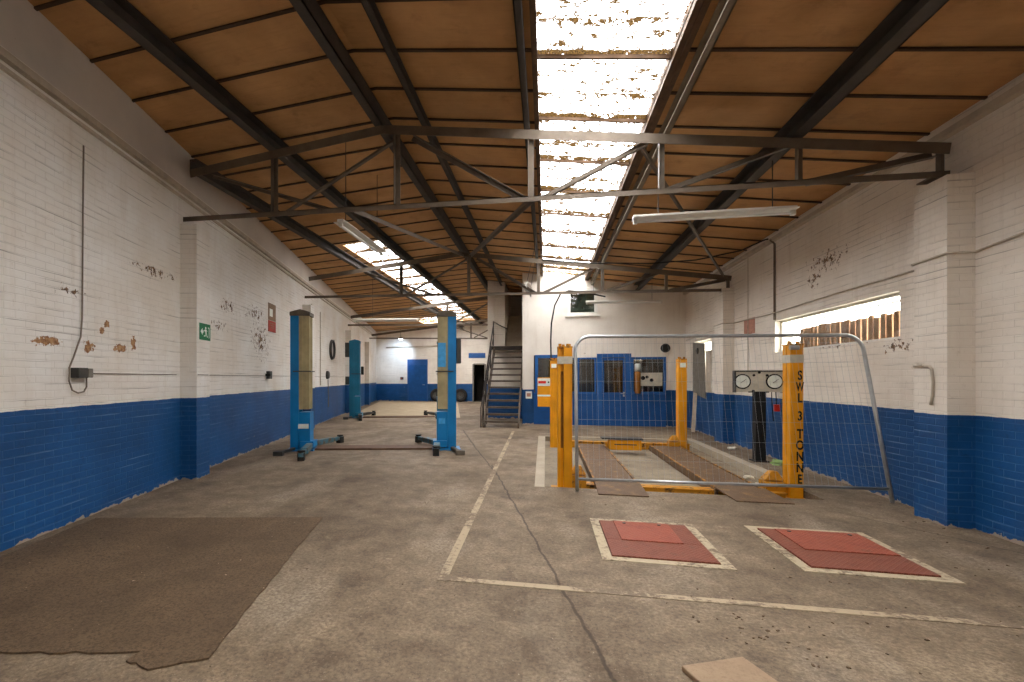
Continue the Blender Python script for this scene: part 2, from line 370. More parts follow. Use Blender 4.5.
def tag(o, label=None, cat=None, group=None, kind=None):
    if label: o['label'] = label
    if cat: o['category'] = cat
    if group: o['group'] = group
    if kind: o['kind'] = kind
    return o
def thing(name, label, cat, loc=(0, 0, 0), rz=0, group=None):
    o = bpy.data.objects.new(name, None); C.objects.link(o); o.empty_display_size = .1
    o.location = loc; o.rotation_euler = (0, 0, rz); return tag(o, label, cat, group)
def struct(o): o['kind'] = 'structure'; return o
def lab(o, t): o['label'] = t; return o
def text(name, s, size, mat, parent, origin, ux, uy, ext=.001, align='CENTER'):
    cu = bpy.data.curves.new(name, 'FONT'); cu.body = s; cu.size = size; cu.align_x = align; cu.align_y = 'CENTER'; cu.extrude = ext; cu.offset = size*.03
    t = bpy.data.objects.new(name, cu); C.objects.link(t); dg = bpy.context.evaluated_depsgraph_get()
    me = bpy.data.meshes.new_from_object(t.evaluated_get(dg)); bpy.data.objects.remove(t)
    ux, uy = Vector(ux), Vector(uy); nn = ux.cross(uy); o3 = Vector(origin)
    mb = MB(); mb.v = [o3+ux*v.co.x+uy*v.co.y+nn*v.co.z for v in me.vertices]; mb.f = [tuple(p.vertices) for p in me.polygons]
    bpy.data.meshes.remove(me)
    return mb.build(name, mat, parent)
def arc(c, a, b, r, t0, t1, n=8):
    c, a, b = Vector(c), Vector(a), Vector(b)
    return [c+(a*cos(t0+(t1-t0)*i/n)+b*sin(t0+(t1-t0)*i/n))*r for i in range(n+1)]

# ------------------------------------------------------------------ the plan
# the room is laid out square to the east wall; the west wall runs off at 13.8 degrees
LA, LB = Vector((-4.75, 3.21, 0)), Vector((-10.27, 25.71, 0))
LD = (LB-LA).normalized(); LN = Vector((LD.y, -LD.x, 0))        # along the west wall; into the room
def wl(y, off=0, z=0):                                          # a point on the west wall at a given y
    p = LA+LD*((y-LA.y)/LD.y); return Vector((p.x, p.y, z))+LN*off
XR, XP, YP, YB, YF = 4.30, -.78, 15.92, 30.1, -3.0
XE = 4.3
def roof(x): return 5.31-.147*(x+2.15) if x > -2.15 else 5.31+.064*(x+2.15)

# ---- walls
w = MB()
w.box(XR, XR+.3, YF, 6.85, 0, 4.9); w.box(XR, XR+.3, 10.08, 13.6, 0, 4.9); w.box(XR, XR+.3, 15.0, YP+.3, 0, 4.9)
w.box(XR, XR+.3, 6.85, 10.08, 0, 2.04); w.box(XR, XR+.3, 6.85, 10.08, 2.64, 4.9)
w.box(XR, XR+.3, 13.6, 15.0, 0, 1.18); w.box(XR, XR+.3, 13.6, 15.0, 2.6, 4.9)
wr = struct(w.build('wall_right', M['wallR']))
for y0, y1, zt in ((5.81, 6.25, 3.66), (12.05, 12.62, 3.66)):
    MB().box(4.06, 4.32, y0, y1, 0, zt).build('pilaster', M['wallR'], wr)
MB().box(4.22, 4.30, YF, YP, 4.17, 4.24).build('wall_plate', M['conduit'], wr)
w = MB(); a, b = wl(YF-.5), wl(YB+.3)
w.hexa([a, b, b-LN*.3, a-LN*.3, a+Vector((0, 0, 5.6)), b+Vector((0, 0, 5.6)), b-LN*.3+Vector((0, 0, 5.6)), a-LN*.3+Vector((0, 0, 5.6))])
wlf = struct(w.build('wall_left', M['wallL']))
for yc, wd, zt in ((6.27, .40, 3.90), (12.75, .45, 3.72), (19.3, .45, 3.65), (25.0, .45, 3.6)):
    p, q = wl(yc-wd/2), wl(yc+wd/2); u = Vector((0, 0, zt))
    MB().hexa([p-LN*.05, p+LN*.25, q+LN*.25, q-LN*.05, p-LN*.05+u, p+LN*.25+u, q+LN*.25+u, q-LN*.05+u]).build('pilaster', M['wallL'], wlf)
w = MB(); w.beam(wl(YF, .03, 4.44), wl(YB, .03, 4.36), .07, .07); w.beam(wl(YF, .02, 4.33), wl(YB, .02, 4.25), .04, .03)
w.build('ledge', M['conduit'], wlf)
# partition at the back of the right-hand bay, with door and windows
w = MB()
Y0, Y1 = YP, YP+.2
w.box(XP, -.40, Y0, Y1, 0, 5.3); w.box(-.40, 3.72, Y0, Y1, 2.32, 3.62); w.box(-.40, .70, Y0, Y1, 3.62, 5.3); w.box(1.64, 3.72, Y0, Y1, 3.62, 5.1)
w.box(.70, 1.64, Y0, Y1, 4.5, 5.2); w.box(3.72, XR, Y0, Y1, 0, 4.8); w.box(XP, XP+.2, Y1, 21, 0, 5.4)
wp = struct(w.build('wall_partition', M['plaster']))
# stair block, with the mouth of the upper flight
w = MB()
w.box(-2.18, -1.54, 17.85, 18.05, 0, 5.5); w.box(-1.54, XP, 17.85, 18.05, 0, 2.74); w.box(-1.66, -1.54, 18.05, 21, 0, 5.4)
w.box(-2.18, -2.05, 18.05, YB, 0, 5.5); w.box(-1.54, XP, 20.8, 21, 0, 5.4)
ws = struct(w.build('wall_stair', M['wallB']))
MB().box(-2.19, -1.92, 17.80, 17.85, 2.74, 5.4).build('pier', M['wallB'], ws)
w = MB(); w.box(-11.9, -4.62, YB, YB+.25, 0, 5.5); w.box(-3.90, -2.05, YB, YB+.25, 0, 5.5); w.box(-4.62, -3.90, YB, YB+.25, 2.42, 5.5)
struct(w.build('wall_back', M['wallB']))
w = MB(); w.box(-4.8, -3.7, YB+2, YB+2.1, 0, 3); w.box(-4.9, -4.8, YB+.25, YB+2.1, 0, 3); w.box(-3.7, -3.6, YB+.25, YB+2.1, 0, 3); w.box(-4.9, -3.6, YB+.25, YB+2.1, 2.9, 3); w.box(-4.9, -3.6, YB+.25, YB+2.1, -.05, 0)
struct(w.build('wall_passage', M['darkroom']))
struct(MB().box(-4.0, XR+.3, YF-.25, YF, 0, 5.7).build('wall_front', M['wallB']))
# office behind the partition
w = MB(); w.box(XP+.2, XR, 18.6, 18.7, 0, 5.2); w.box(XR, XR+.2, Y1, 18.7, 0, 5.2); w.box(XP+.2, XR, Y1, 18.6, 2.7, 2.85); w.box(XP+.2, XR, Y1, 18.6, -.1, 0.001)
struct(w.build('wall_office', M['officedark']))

# ---- floor, with the shallow recess of the four-post lift
RX0, RX1, RY0, RY1, RD = -.02, 3.465, 6.80, 12.62, .12
w = MB(); fx0, fx1 = -12.5, XR+.3
w.box(fx0, RX0, YF-.3, YB+.3, -.3, 0); w.box(RX1, fx1, YF-.3, YP+.2, -.3, 0); w.box(RX0, RX1, YF-.3, RY0, -.3, 0); w.box(RX0, RX1, RY1, YP+.2, -.3, 0)
w.box(RX0, XP, YP+.2, YB, -.3, 0)
fl = struct(w.build('floor', M['floor']))
MB().box(RX0, RX1, RY0, RY1, -.3, -RD).build('recess_floor', M['pitfloor'], fl)
w = MB(); w.box(RX1-.015, RX1+.16, RY0+.95, RY1+.3, -.13, .012); w.box(RX0, RX1-.02, RY1-.012, RY1+.12, -.13, .006); w.build('kerb', M['kerb'], fl)
MB().prism([(-3.25, 17.75), (-7.6, 17.4), (-8.05, 18.6), (-10.75, 29.2), (-5.6, 29.6)], 0, .004).build('screed_patch', M['screed'], fl)
MB().prism([(-.16, 6.75), (-.02, 6.75), (-.02, 12.7), (-.20, 12.7)], 0, .004).build('kerb', M['kerb'], fl)
# painted lines
def line(name, p, q, wd, m='line'):
    p, q = Vector((*p, .003)), Vector((*q, .003)); return struct(MB().beam(p, q, wd, .003).build(name, M[m]))
line('trim_1', (-.78, 3.46), (-.93, 13.6), .075); line('trim_2', (-.75, 3.51), (3.98, 3.62), .07)
# ---- roof
SK = (-.10, 1.25)
w = MB()
def slab(x0, x1, y0, y1, t=.03):
    w.hexa([(x0, y0, roof(x0)), (x1, y0, roof(x1)), (x1, y1, roof(x1)), (x0, y1, roof(x0)), (x0, y0, roof(x0)+t), (x1, y0, roof(x1)+t), (x1, y1, roof(x1)+t), (x0, y1, roof(x0)+t)])
LX = (-5.32, -4.05)
slab(-2.15, SK[0], YF-.3, YB+.3); slab(SK[1], XR+.3, YF-.3, YP+2.8); slab(SK[0], SK[1], YP+.1, YP+2.8)
slab(LX[1], -2.15, YF-.3, YB+.3); slab(-13, LX[0], 11.6, 26); slab(-13, -7.5, 26, 28.5); slab(-6.1, LX[0], 26, 28.5); slab(-13, LX[0], 28.5, YB+.3)
slab(-13, LX[1], YF-.3, 11.6); slab(LX[0], LX[1], 28.5, YB+.3)
ce = struct(w.build('ceiling', M['lining']))
k = 0; y = 4.27-.71*10
while y < YB:
    for x0, x1 in ((-12.4, LX[0]), (LX[0], LX[1]), (LX[1], -2.15), (-2.15, SK[0]), (SK[1], XR)):
        if x0 >= -2.2 and y > YP and x1 > 0: continue
        if x0 == LX[0] and 11.6 < y < 28.5: continue
        if x0 < -10 and 26 < y < 28.5: continue
        if x0 < -10: x0 = wl(y).x
        bb = MB(); bb.beam((x0, y, roof(x0)-.012), (x1, y, roof(x1)-.012), .035, .02); bb.build('batten', M['batten'], ce)
    y += .71
# rooflight sheets, corrugated down the slope, lying just over the lining
def sheet(name, x0, x1, y0, y1):
    vs, fs = [], []; n = int((y1-y0)/.0375)
    for i in range(n+1):
        y = y0+(y1-y0)*i/n; dz = .02*sin(2*PI*y/.15)
        vs += [(x0-.06, y, roof(x0-.06)+.075+dz), (x1+.06, y, roof(x1+.06)+.075+dz)]
    fs = [(2*i, 2*i+1, 2*i+3, 2*i+2) for i in range(n)]
    return struct(MB().add(vs, fs).build(name, M['glaze'], smooth=True))
sheet('window_1', SK[0], SK[1], YF-.3, YP); sheet('window_2', LX[0], LX[1], 11.6, 28.5); sheet('window_3', -7.5, -6.1, 26, 28.5)
def laps(x0, x1, y0, y1):
    y = 5.15
    while y < y1-.1:
        if y > y0+.1:
            MB().beam((x0, y, roof(x0)+.03), (x1, y, roof(x1)+.03), .03, .04).build('lap_batten', M['timber'], ce)
        y += 1.22
laps(SK[0], SK[1], YF, YP); laps(LX[0], LX[1], 11.6, 28.5)
def curb(x, y0, y1, m='timber'):
    struct(MB().box(x-.03, x+.03, y0, y1, roof(x)-.05, roof(x)+.11).build('trim_3', M[m]))
curb(SK[0]-.02, YF, YP); curb(SK[1]+.03, YF, YP); curb(SK[1]+.09, YF, YP)

# ------------------------------------------------------------------ purlins
PG = 'steel roof purlins'
def purlin(x, y0, y1, wd, h, zoff, m, label, flip=1):
    z = roof(x)-zoff-h/2
    o = MB().channel((x, y0, z), (x, y1, z), wd, h, .014, flip=flip).build('roof_purlin', M[m]); tag(o, label, 'beam', PG)
purlin(-5.29, 6.15, YB, .12, .20, .20, 'purlin', 'dark eaves beam running back from the left end of the front truss')
purlin(-3.98, YF, YB, .13, .22, .03, 'purlin', 'dark heavy roof beam nearest the left brick wall, running the length of the hall')
purlin(-2.27, YF, YB, .12, .22, .03, 'purlin', 'dark ridge beam over the bend in the truss top', -1)
purlin(-1.66, YF, YP+1.9, .07, .14, .03, 'purlin', 'thinner dark beam just right of the ridge beam')
purlin(-.25, YF, YP, .07, .16, .03, 'purlin', 'dark beam along the left edge of the long rooflight')
purlin(1.47, YF, YP, .07, .16, .03, 'steel2', 'tan beam along the right edge of the long rooflight', -1)
purlin(2.83, YF, YP, .14, .22, .03, 'purlin', 'dark heavy roof beam between the long rooflight and the right wall', -1)

# ------------------------------------------------------------------ trusses
def truss(Y, dz, xl, label, full=True):
    t = thing('roof_truss', label, 'truss', (0, Y, 3.8+dz), 0, 'steel roof trusses')
    top = lambda x: (4.97+dz-.145*(x+2.2) if x > -2.2 else 4.97+dz+.105*(x+2.2))
    bot = lambda x: 3.85+dz-.0214*x
    c = MB(); pts = [xl-.02, -2.2, 4.27 if full else XP-1.4]
    c.angle((pts[0], Y, top(pts[0])), (pts[1], Y, top(pts[1])), .11, .12); c.angle((pts[1], Y, top(pts[1])), (pts[2], Y, top(pts[2])), .11, .12)
    c.build('top_chord', M['steel'], t)
    c = MB(); xr = 4.27 if full else XP-1.4; c.angle((xl-.15, Y, bot(xl-.15)), (xr, Y, bot(xr)), .10, .07); c.build('bottom_chord', M['steel'], t)
    for x in (-3.87, -2.0, -.19, 1.38, 2.86, 4.22):
        if not full and x > -2.1: continue
        MB().angle((x, Y-.02, bot(x)+.02), (x, Y-.02, top(x)), .075, .075, up=(0, 1, 0)).build('vertical', M['steel'], t)
    dg = [((-4.95, 4.62), (-2.95, 3.93), .05), ((-2.0, 4.88), (-3.72, 3.98), .06)]
    if full: dg += [((-1.80, 4.86), (-.28, 3.88), .07), ((1.22, 4.47), (-.05, 3.88), .07), ((2.78, 4.28), (1.45, 3.86), .07), ((4.18, 4.02), (2.95, 3.82), .08)]
    for (x1, z1), (x2, z2), wd in dg:
        MB().angle((x1, Y+.03, z1+dz), (x2, Y+.03, z2+dz), wd, wd, .01, up=(0, 1, 0)).build('diagonal', M['steel'], t)
    if full: MB().box(4.06, 4.26, Y-.1, Y+.1, bot(4.15)-.05, bot(4.15)-.035).build('bearing_plate', M['steel'], t)
    return t
truss(6.12, 0, -5.25, 'nearest steel roof truss, spanning the hall from pilaster to pilaster')
truss(12.2, -.13, -6.6, 'second steel roof truss from the front, ending over the yellow lift')
truss(18.3, -.25, -8.0, 'third steel roof truss, above the far blue lift post', False)
truss(24.3, -.3, -9.4, 'farthest steel roof truss, near the white back wall', False)
def brace(p, q, wd, label):
    tag(MB().angle(p, q, wd, wd, .01).build('sway_brace', M['steel'], None), label, 'brace', 'sway braces between the front two trusses')
brace((-2.72, 6.25, 3.96), (-2.15, 12.1, 4.78), .07, 'sway brace from the left half of the front truss up to the second truss ridge')
brace((-.17, 6.25, 3.92), (-1.95, 12.1, 4.76), .07, 'sway brace from under the long rooflight up to the second truss ridge')
brace((1.15, 6.28, 4.5), (4.05, 12.05, 3.95), .06, 'sway brace dropping from the rooflight to the right end of the second truss')

# ------------------------------------------------------------------ fluorescent fittings
def fitting(p, q, label, lit=False, hang=()):
    p, q = Vector(p), Vector(q); mid = (p+q)/2
    t = thing('fluorescent_light', label, 'light', mid, 0, 'fluorescent ceiling fittings')
    d = (q-p).normalized()
    b = MB(); b.beam(p, q, .10, .05, o=(0, .03)); sd = d.cross(Vector((0, 0, 1))).normalized()
    for s in (-1, 1): b.beam(p+sd*.075*s, q+sd*.075*s, .06, .012, o=(0, .012))
    b.build('housing', M['white'], t, .004)
    MB().cyl(p+d*.05-Vector((0, 0, .03)), q-d*.05-Vector((0, 0, .03)), .016, 10).build('tube', M['tube'], t, smooth=True)
    for c in (p+d*.03, q-d*.03): MB().obox(c-Vector((0, 0, .025)), d, sd, (0, 0, 1), .025, .025, .03).build('tube_holder', M['white'], t)
    for h in hang: MB().cyl(h[0], h[1], .006, 6).build('hanger', M['darkgrey'], t)
fitting((1.15, 6.7, 3.69), (3.09, 6.7, 3.67), 'near white fluorescent fitting hung across the hall at right, below the front truss', hang=[((2.83, 6.7, 3.72), (2.83, 6.7, 4.35)), ((1.47, 6.7, 3.74), (1.47, 6.7, 4.58))])
fitting((-2.98, 6.4, 3.85), (-3.0, 8.25, 3.89), 'white fluorescent fitting running lengthwise, hung from the left half of the front truss', hang=[((-3.0, 8.0, 3.93), (-3.0, 8.0, 5.24)), ((-2.98, 6.6, 3.91), (-2.98, 6.6, 5.24))])
fitting((-6.05, 14.0, 3.40), (-3.85, 14.0, 3.36), 'white fluorescent fitting hung across the left bay behind the second truss', hang=[((-5.4, 14, 3.42), (-5.4, 14, 4.8)), ((-4.2, 14, 3.42), (-3.98, 14, 4.95))])
fitting((1.24, 15.4, 3.95), (3.50, 15.4, 3.90), 'white fluorescent fitting hung in front of the high partition wall', hang=[((1.47, 15.4, 4.0), (1.47, 15.4, 4.6)), ((3.2, 15.4, 3.95), (3.2, 15.4, 4.5))])
fitting((-.5, 12.0, 3.95), (-.42, 13.5, 3.92), 'short white fluorescent fitting running lengthwise beside the rooflight, hung from the second truss', hang=[((-.49, 12.2, 4.0), (-.3, 12.2, 4.85)), ((-.43, 13.3, 4.0), (-.3, 13.3, 4.85))])

# ------------------------------------------------------------------ floor mat, slab, covers
poly = [(-4.84, 4.18)]
def rag(p, q, n, a):
    for i in range(1, n+1):
        f = i/n; poly.append((p[0]+(q[0]-p[0])*f+random.uniform(-a, a), p[1]+(q[1]-p[1])*f+random.uniform(-a, a)))
rag((-4.84, 4.18), (-2.42, 4.74), 30, .006); rag((-2.42, 4.74), (-1.82, 2.22), 30, .008); rag((-1.82, 2.22), (-2.05, 2.08), 5, .012); rag((-2.05, 2.08), (-2.23, 2.11), 5, .012)
rag((-2.23, 2.11), (-2.24, 2.19), 2, .01); rag((-2.24, 2.19), (-3.6, 1.88), 20, .01); rag((-3.6, 1.88), (-4.28, 1.8), 8, .01); rag((-4.28, 1.8), (-4.84, 4.18), 16, .01)
m = MB().prism(poly, 0, .012).build('floor_mat', M['mat'])
tag(m, 'large dark brown floor mat with ragged edges lying by the left wall', 'mat')
m = MB().prism([(.70, 2.67), (1.05, 2.83), (1.22, 2.45), (.86, 2.28)], 0, .03).build('paving_slab', M['slab'], bevel=.006)
tag(m, 'buff paving slab lying on the concrete at the front of the hall', 'slab')

def cover(x0, x1, y0, y1, hatch, label):
    t = thing('pit_cover', label, 'cover', ((x0+x1)/2, (y0+y1)/2, 0), 0, 'red steel pit covers')
    f = MB(); b = .085
    f.box(x0-b, x1+b, y0-b, y0, 0, .006); f.box(x0-b, x1+b, y1, y1+b, 0, .006); f.box(x0-b, x0, y0, y1, 0, .006); f.box(x1, x1+b, y0, y1, 0, .006)
    lab(f.build('painted_surround', M['line2'], t), 'worn cream painted border')
    ym = y0+(y1-y0)*.42
    MB().box(x0+.006, x1-.006, y0+.006, ym-.004, 0, .018).build('plate', M['redplate2'], t, .003)
    h = hatch
    MB().box(x0+.006, x1-.006, ym+.004, y1-.006, 0, .016).build('plate', M['redplate2'], t, .003)
    pl = MB().box(h[0], h[1], ym-.02, y1-.03, .016, .027).build('hatch', M['redplate'], t, .003)
    for sx in (h[0]+.1, h[1]-.1): MB().cyl((sx, y1-.10, .026), (sx, y1-.10, .031), .018, 10).build('lifting_stud', M['darkgrey'], pl)
cover(.555, 1.42, 4.24, 5.27, (.70, 1.24), 'smaller hatched red pit cover, in front of the fence near the painted line corner')
cover(2.11, 3.0, 4.33, 5.34, (2.26, 2.98), 'red tread plate pit cover in front of the fence nearer the right wall pilaster')

# ------------------------------------------------------------------ two-post lifts
def two_post(A, B, h, label, blue, armm, far=False):
    A, B = Vector((*A, 0)), Vector((*B, 0)); e1 = (B-A).normalized(); e2 = Vector((-e1.y, e1.x, 0)); Z = Vector((0, 0, 1))
    t = thing('two_post_lift', label, 'car lift', (A+B)/2, 0, 'blue two post lifts')
    for P, s in ((A, e1), (B, -e1)):
        side = 'near' if P is A else 'off'
        c = MB()   # outer web plus two flanges: a C column open to the inside
        c.obox(P-s*.19+Z*h/2, s, e2, Z, .02, .16, h/2)
        for q in (-1, 1): c.obox(P-s*.115+e2*q*.145+Z*h/2, s, e2, Z, .085, .015, h/2)
        c.obox(P+Z*.012, s, e2, Z, .30, .26, .012)
        col = c.build('column', M[blue], t)
        cov = MB(); n = 7
        for i in range(n):
            f = -.125+.25*(i+.5)/n
            cov.obox(P+s*(.06+.012*(i % 2))+e2*f+Z*(h*.5+.40), s, e2, Z, .105, .25/n/2, h*.5-.48)
        for q in (-1, 1):
            for i in range(5): cov.obox(P+s*(-.02+.046*i)+e2*q*(.132+.008*(i % 2))+Z*(h*.5+.40), s, e2, Z, .0235, .012, h*.5-.48)
        lab(cov.build('cover_sheet', M['cover' if not far else blue], col), 'grimy beige pleated cover' if not far else 'teal cover')
        cp = MB(); prof = [(-.22, -.03), (.21, -.03), (.21, .05), (.12, .08), (0, .11), (-.12, .08), (-.22, .05)]
        bvs = [P+s*x+e2*(-.18)+Z*(h-.06+z) for x, z in prof]+[P+s*x+e2*.18+Z*(h-.06+z) for x, z in prof]; m = len(prof)
        cp.add(bvs, [tuple(range(m)), tuple(range(2*m-1, m-1, -1))]+[(i, (i+1) % m, m+(i+1) % m, m+i) for i in range(m)])
        cp.build('top_cap', M['cap' if not far else 'teal'], col, .008)
        st = MB(); st.obox(P+s*.04+Z*h*.57, s, e2, Z, .19, .176, .012); st.build('strap', M['darkgrey'], col)
        ca = MB(); ca.obox(P+s*.09+Z*.46, s, e2, Z, .12, .158, .36); ca.obox(P+s*.14+Z*.13, s, e2, Z, .15, .20, .07)
        car = ca.build('carriage', M[blue], t, .01)
        if not far:
            lb = MB()
            if P is A: lb.obox(P+s*.07-e2*.16+Z*.52, s, e2, Z, .11, .003, .05); lb.build('label_plate', M['signwhite'], car)
            else: lb.obox(P+s*.10-e2*.16+Z*.62, s, e2, Z, .07, .003, .06); lb.build('label_plate', M['lightblue'], car); MB().obox(P+s*.10-e2*.152+Z*2.05, s, e2, Z, .085, .004, .26).build('sticker', M['lightblue'], col)
        for q, yaw, L in ((-1, .12 if P is A else .05, 1.35 if P is A else .85), (1, .45, 1.05)):
            d = (e2*q*cos(yaw)+s*sin(yaw)).normalized(); o = P+s*.20+e2*q*.12+Z*.115; n_ = Vector((-d.y, d.x, 0))
            ar = MB(); ar.obox(o+d*L*.3, d, n_, Z, L*.33, .065, .055); ar.obox(o+d*L*.72, d, n_, Z, L*.28, .048, .038)
            arm = ar.build('arm', M[armm], t, .006)
            pd = MB(); pe = o+d*L*.94; pd.lathe(pe+Z*.03, Z, [(0, 0), (.04, 0), (.04, .015), (.07, .02), (.075, .045), (0, .05)], 16); pd.obox(pe-Z*.04, d, n_, Z, .07, .06, .072)
            pd.build('lifting_pad', M['black'], arm)
        f = MB(); o = P-s*.12-e2*.2; f.beam(o+Z*.05, o-e2*.55-s*.12+Z*.05, .07, .05); f.obox(o-e2*.60-s*.13+Z*.045, s, e2, Z, .09, .07, .045); f.build('foot', M['darkgrey' if P is A else 'cap'], t)
    MB().obox((A+B)/2+Z*.02+e2*.1, e1, e2, Z, (B-A).length/2-.3, .24, .02).build('floor_channel', M['channel'], t, .006)
    b = MB(); 
    if not far: b.obox(B+e1*.27+Z*2.14, e1, e2, Z, .05, .12, .27); b.build('motor_box', M['darkgrey'], t, .01)
    else: b.obox(A-e1*.28+Z*(h-.35), e1, e2, Z, .10, .12, .28); b.build('motor_box', M['darkgrey'], t, .01); MB().obox(A-e1*.28+Z*1.45, e1, e2, Z, .09, .12, .16).build('switch_box', M['darkgrey'], t, .01)
two_post((-5.17, 9.20), (-2.14, 9.98), 2.97, 'nearer blue two post car lift with grimy beige covers on its columns', 'liftblue', 'armblue')
two_post((-7.30, 17.05), (-4.02, 18.0), 3.0, 'farther teal blue car lift by the left wall behind the first lift', 'teal', 'darkgrey', True)

# ------------------------------------------------------------------ four-post lift
t4 = thing('four_post_lift', 'yellow four post car lift standing in the shallow recess behind the fence', 'car lift', (1.7, 9.3, -RD))
PX = {('f', 0): (.275, 7.22), ('f', 1): (3.36, 7.36), ('b', 0): (.185, 11.55), ('b', 1): (3.03, 11.55)}
for (fb, s), (x, y) in PX.items():
    sg = 1 if s == 0 else -1; h = 2.0 if fb == 'f' else 1.97; z0 = -RD
    p = MB()
    wx, wy = (.105 if s == 0 else .08), (.10 if s == 0 else .11); u = -sg   # web on the outer side, the open slot to the lift side for the front pair
    if fb == 'f':
        if s == 0: p.box(x-wx, x-wx+.045, y-wy+.03, y+wy, z0, h); p.box(x-.06, x-.02, y-wy+.08, y+wy, z0, h); p.box(x-.02, x+wx, y-wy, y+wy, z0, h)
        else: p.box(x-wx+.04, x+wx, y-wy, y+wy, z0, h); p.box(x-wx, x-wx+.04, y-wy, y-wy+.10, z0, h); p.box(x-wx, x-wx+.04, y+wy-.10, y+wy, z0, h)
    else:
        p.box(x-.09, x+.0, y-wy, y+wy, z0, h); p.box(x+.0, x+.09, y-wy+.015, y+wy, z0, h); p.box(x-.09, x+.09, y-wy-.004, y-wy+.01, h-.2, h-.02)
    post = p.build('post', M['yellow'], t4, .006)
    if fb == 'f': (MB().box(x-.059, x-.021, y-wy+.074, y-wy+.082, .5, h-.35) if s == 0 else MB().box(x-wx+.034, x-wx+.042, y-.038, y+.038, z0+.02, h-.1)).build('slot', M['slot'], post)
    cp = MB(); cp.box(x-wx-.005, x+wx+.005, y-wy-.005, y+wy+.005, h, h+.02)
    for dx, dy in ((-.07, -.05), (-.02, .03), (.04, -.05), (.07, .04)): cp.cyl((x+dx, y+dy, h+.02), (x+dx, y+dy, h+.055+.02*abs(dx)*5), .022, 8)
    cp.build('end_cap', M['yellow2'], post)
    if fb == 'f':
        MB().box(x-wx-.004, x+wx+.004, y-wy-.004, y+wy+.004, h-.24, h-.13).build('tape_band', M['cream'], post)
        MB().box(x-.20, x+.20, y-.13, y+.13, z0, z0+.02).build('base_plate', M['yellow2'], post)
    else: MB().box(x-.06, x+.06, y-wy-.01, y-wy-.004, h-.18, h-.08).build('label_plate', M['signwhite'], post)
    if (fb, s) == ('f', 1):
        z = h-.42
        for ch in 'SWL 3 TONNE':
            if ch != ' ': text('lettering', ch, .175, M['ink'], post, (x+.035, y-wy-.004, z), (.5 if ch == 'W' else .68, 0, 0), (0, 0, 1), .001)
            z -= .155 if ch != ' ' else .09
# runways with their front ramps
for x0, x1, s in ((.70, 1.33, 0), (2.31, 2.95, 1)):
    r = MB(); r.box(x0, x1, 7.15, 11.4, -.035, .005)
    for xx in (x0, x1-.04): r.box(xx, xx+.04, 7.15, 11.4, -.11, -.035)
    rw = r.build('runway', M['runway'], t4, .004)
    e = MB(); e.box(x0, x0+.035, 7.2, 11.3, .005, .02); e.box(x1-.035, x1, 7.2, 11.3, .005, .02)
    lab(e.build('edge_strip', M['yellow3'], rw), 'worn yellow edge strip')
    q = MB(); sk = .02 if s else -.02
    q.hexa([(x0+sk, 6.46, .004), (x1+sk, 6.46, .004), (x1, 7.20, .012), (x0, 7.20, .012), (x0+sk, 6.46, .014), (x1+sk, 6.46, .014), (x1, 7.20, .026), (x0, 7.20, .026)])
    q.build('ramp', M['runway'], rw)
for y, zt in ((7.27, -.005), (11.62, .06)):
    b = MB(); b.box(.38, 3.20, y-.08, y+.08, -RD+.01, zt-.03); b.box(.36, 3.22, y-.095, y+.095, zt-.035, zt-.02)
    b.build('crossbeam', M['yellow2'], t4, .005)
for x, y in ((.46, 7.25), (3.12, 7.40), (2.84, 11.45)):
    b = MB(); b.prism([(x-.12, y-.12), (x+.12, y-.12), (x+.12, y+.12), (x-.12, y+.12)], -RD+.01, .10); b.hexa([(x-.12, y-.09, .12), (x+.12, y-.09, .12), (x+.12, y+.09, .12), (x-.12, y+.09, .12), (x-.03, y-.05, .24), (x+.05, y-.05, .24), (x+.05, y+.05, .24), (x-.03, y+.05, .24)])
    b.build('beam_carriage', M['yellow2'], t4, .006)
b = MB(); b.box(1.345, 2.02, 10.72, 10.98, -.02, .20)
jb = b.build('jacking_beam', M['yellow'], t4, .01); d = MB(); d.box(1.20, 2.05, 10.7, 11.02, .2, .235); d.box(1.46, 1.92, 10.712, 10.722, .09, .11); d.build('top_plate', M['darkgrey'], jb)
# control box on the far left post
b = MB(); b.box(-.20, .10, 11.38, 11.62, .86, 1.56); cb = b.build('control_box', M['yellow'], t4, .012)
MB().box(-.195, .095, 11.372, 11.378, 1.36, 1.54).build('label_plate', M['signwhite'], cb)
MB().box(-.18, .0, 11.368, 11.373, 1.42, 1.48).build('red_strip', M['redbox'], cb); MB().box(-.202, .102, 11.375, 11.379, 1.11, 1.15).build('white_strip', M['signwhite'], cb)
MB().cyl((.06, 11.378, 1.45), (.06, 11.35, 1.45), .02, 10).build('button', M['ink'], cb)

# ------------------------------------------------------------------ temporary fence
tf = thing('temporary_fence', 'galvanised wire mesh fence panel leaning back against the yellow lift posts', 'fence', (2.2, 6.6, 0))
P00, P10, P11, P01 = Vector((.41, 6.48, .03)), Vector((4.13, 6.70, .03)), Vector((4.07, 7.18, 2.12)), Vector((.405, 6.88, 2.14))
def fp(u, v): return P00*(1-u)*(1-v)+P10*u*(1-v)+P11*u*v+P01*(1-u)*v
vb = .075
fr = MB(); ru, rv = .055, .095
path = [fp(0, 0), fp(0, .5), fp(0, 1-rv)]
for i in range(1, 7):
    a = PI/2*i/7; path.append(fp(ru*(1-cos(a)), 1-rv+rv*sin(a)))
path += [fp(ru, 1), fp(.5, 1), fp(1-ru, 1)]
for i in range(1, 7):
    a = PI/2*i/7; path.append(fp(1-ru+ru*sin(a), 1-rv+rv*cos(a)))
path += [fp(1, 1-rv), fp(1, .5), fp(1, 0)]
fr.tube(path, .024, 10); fr.tube([fp(0, vb), fp(1, vb)], .019, 10)
fr.build('frame', M['galv'], tf, smooth=True)
wm = MB()
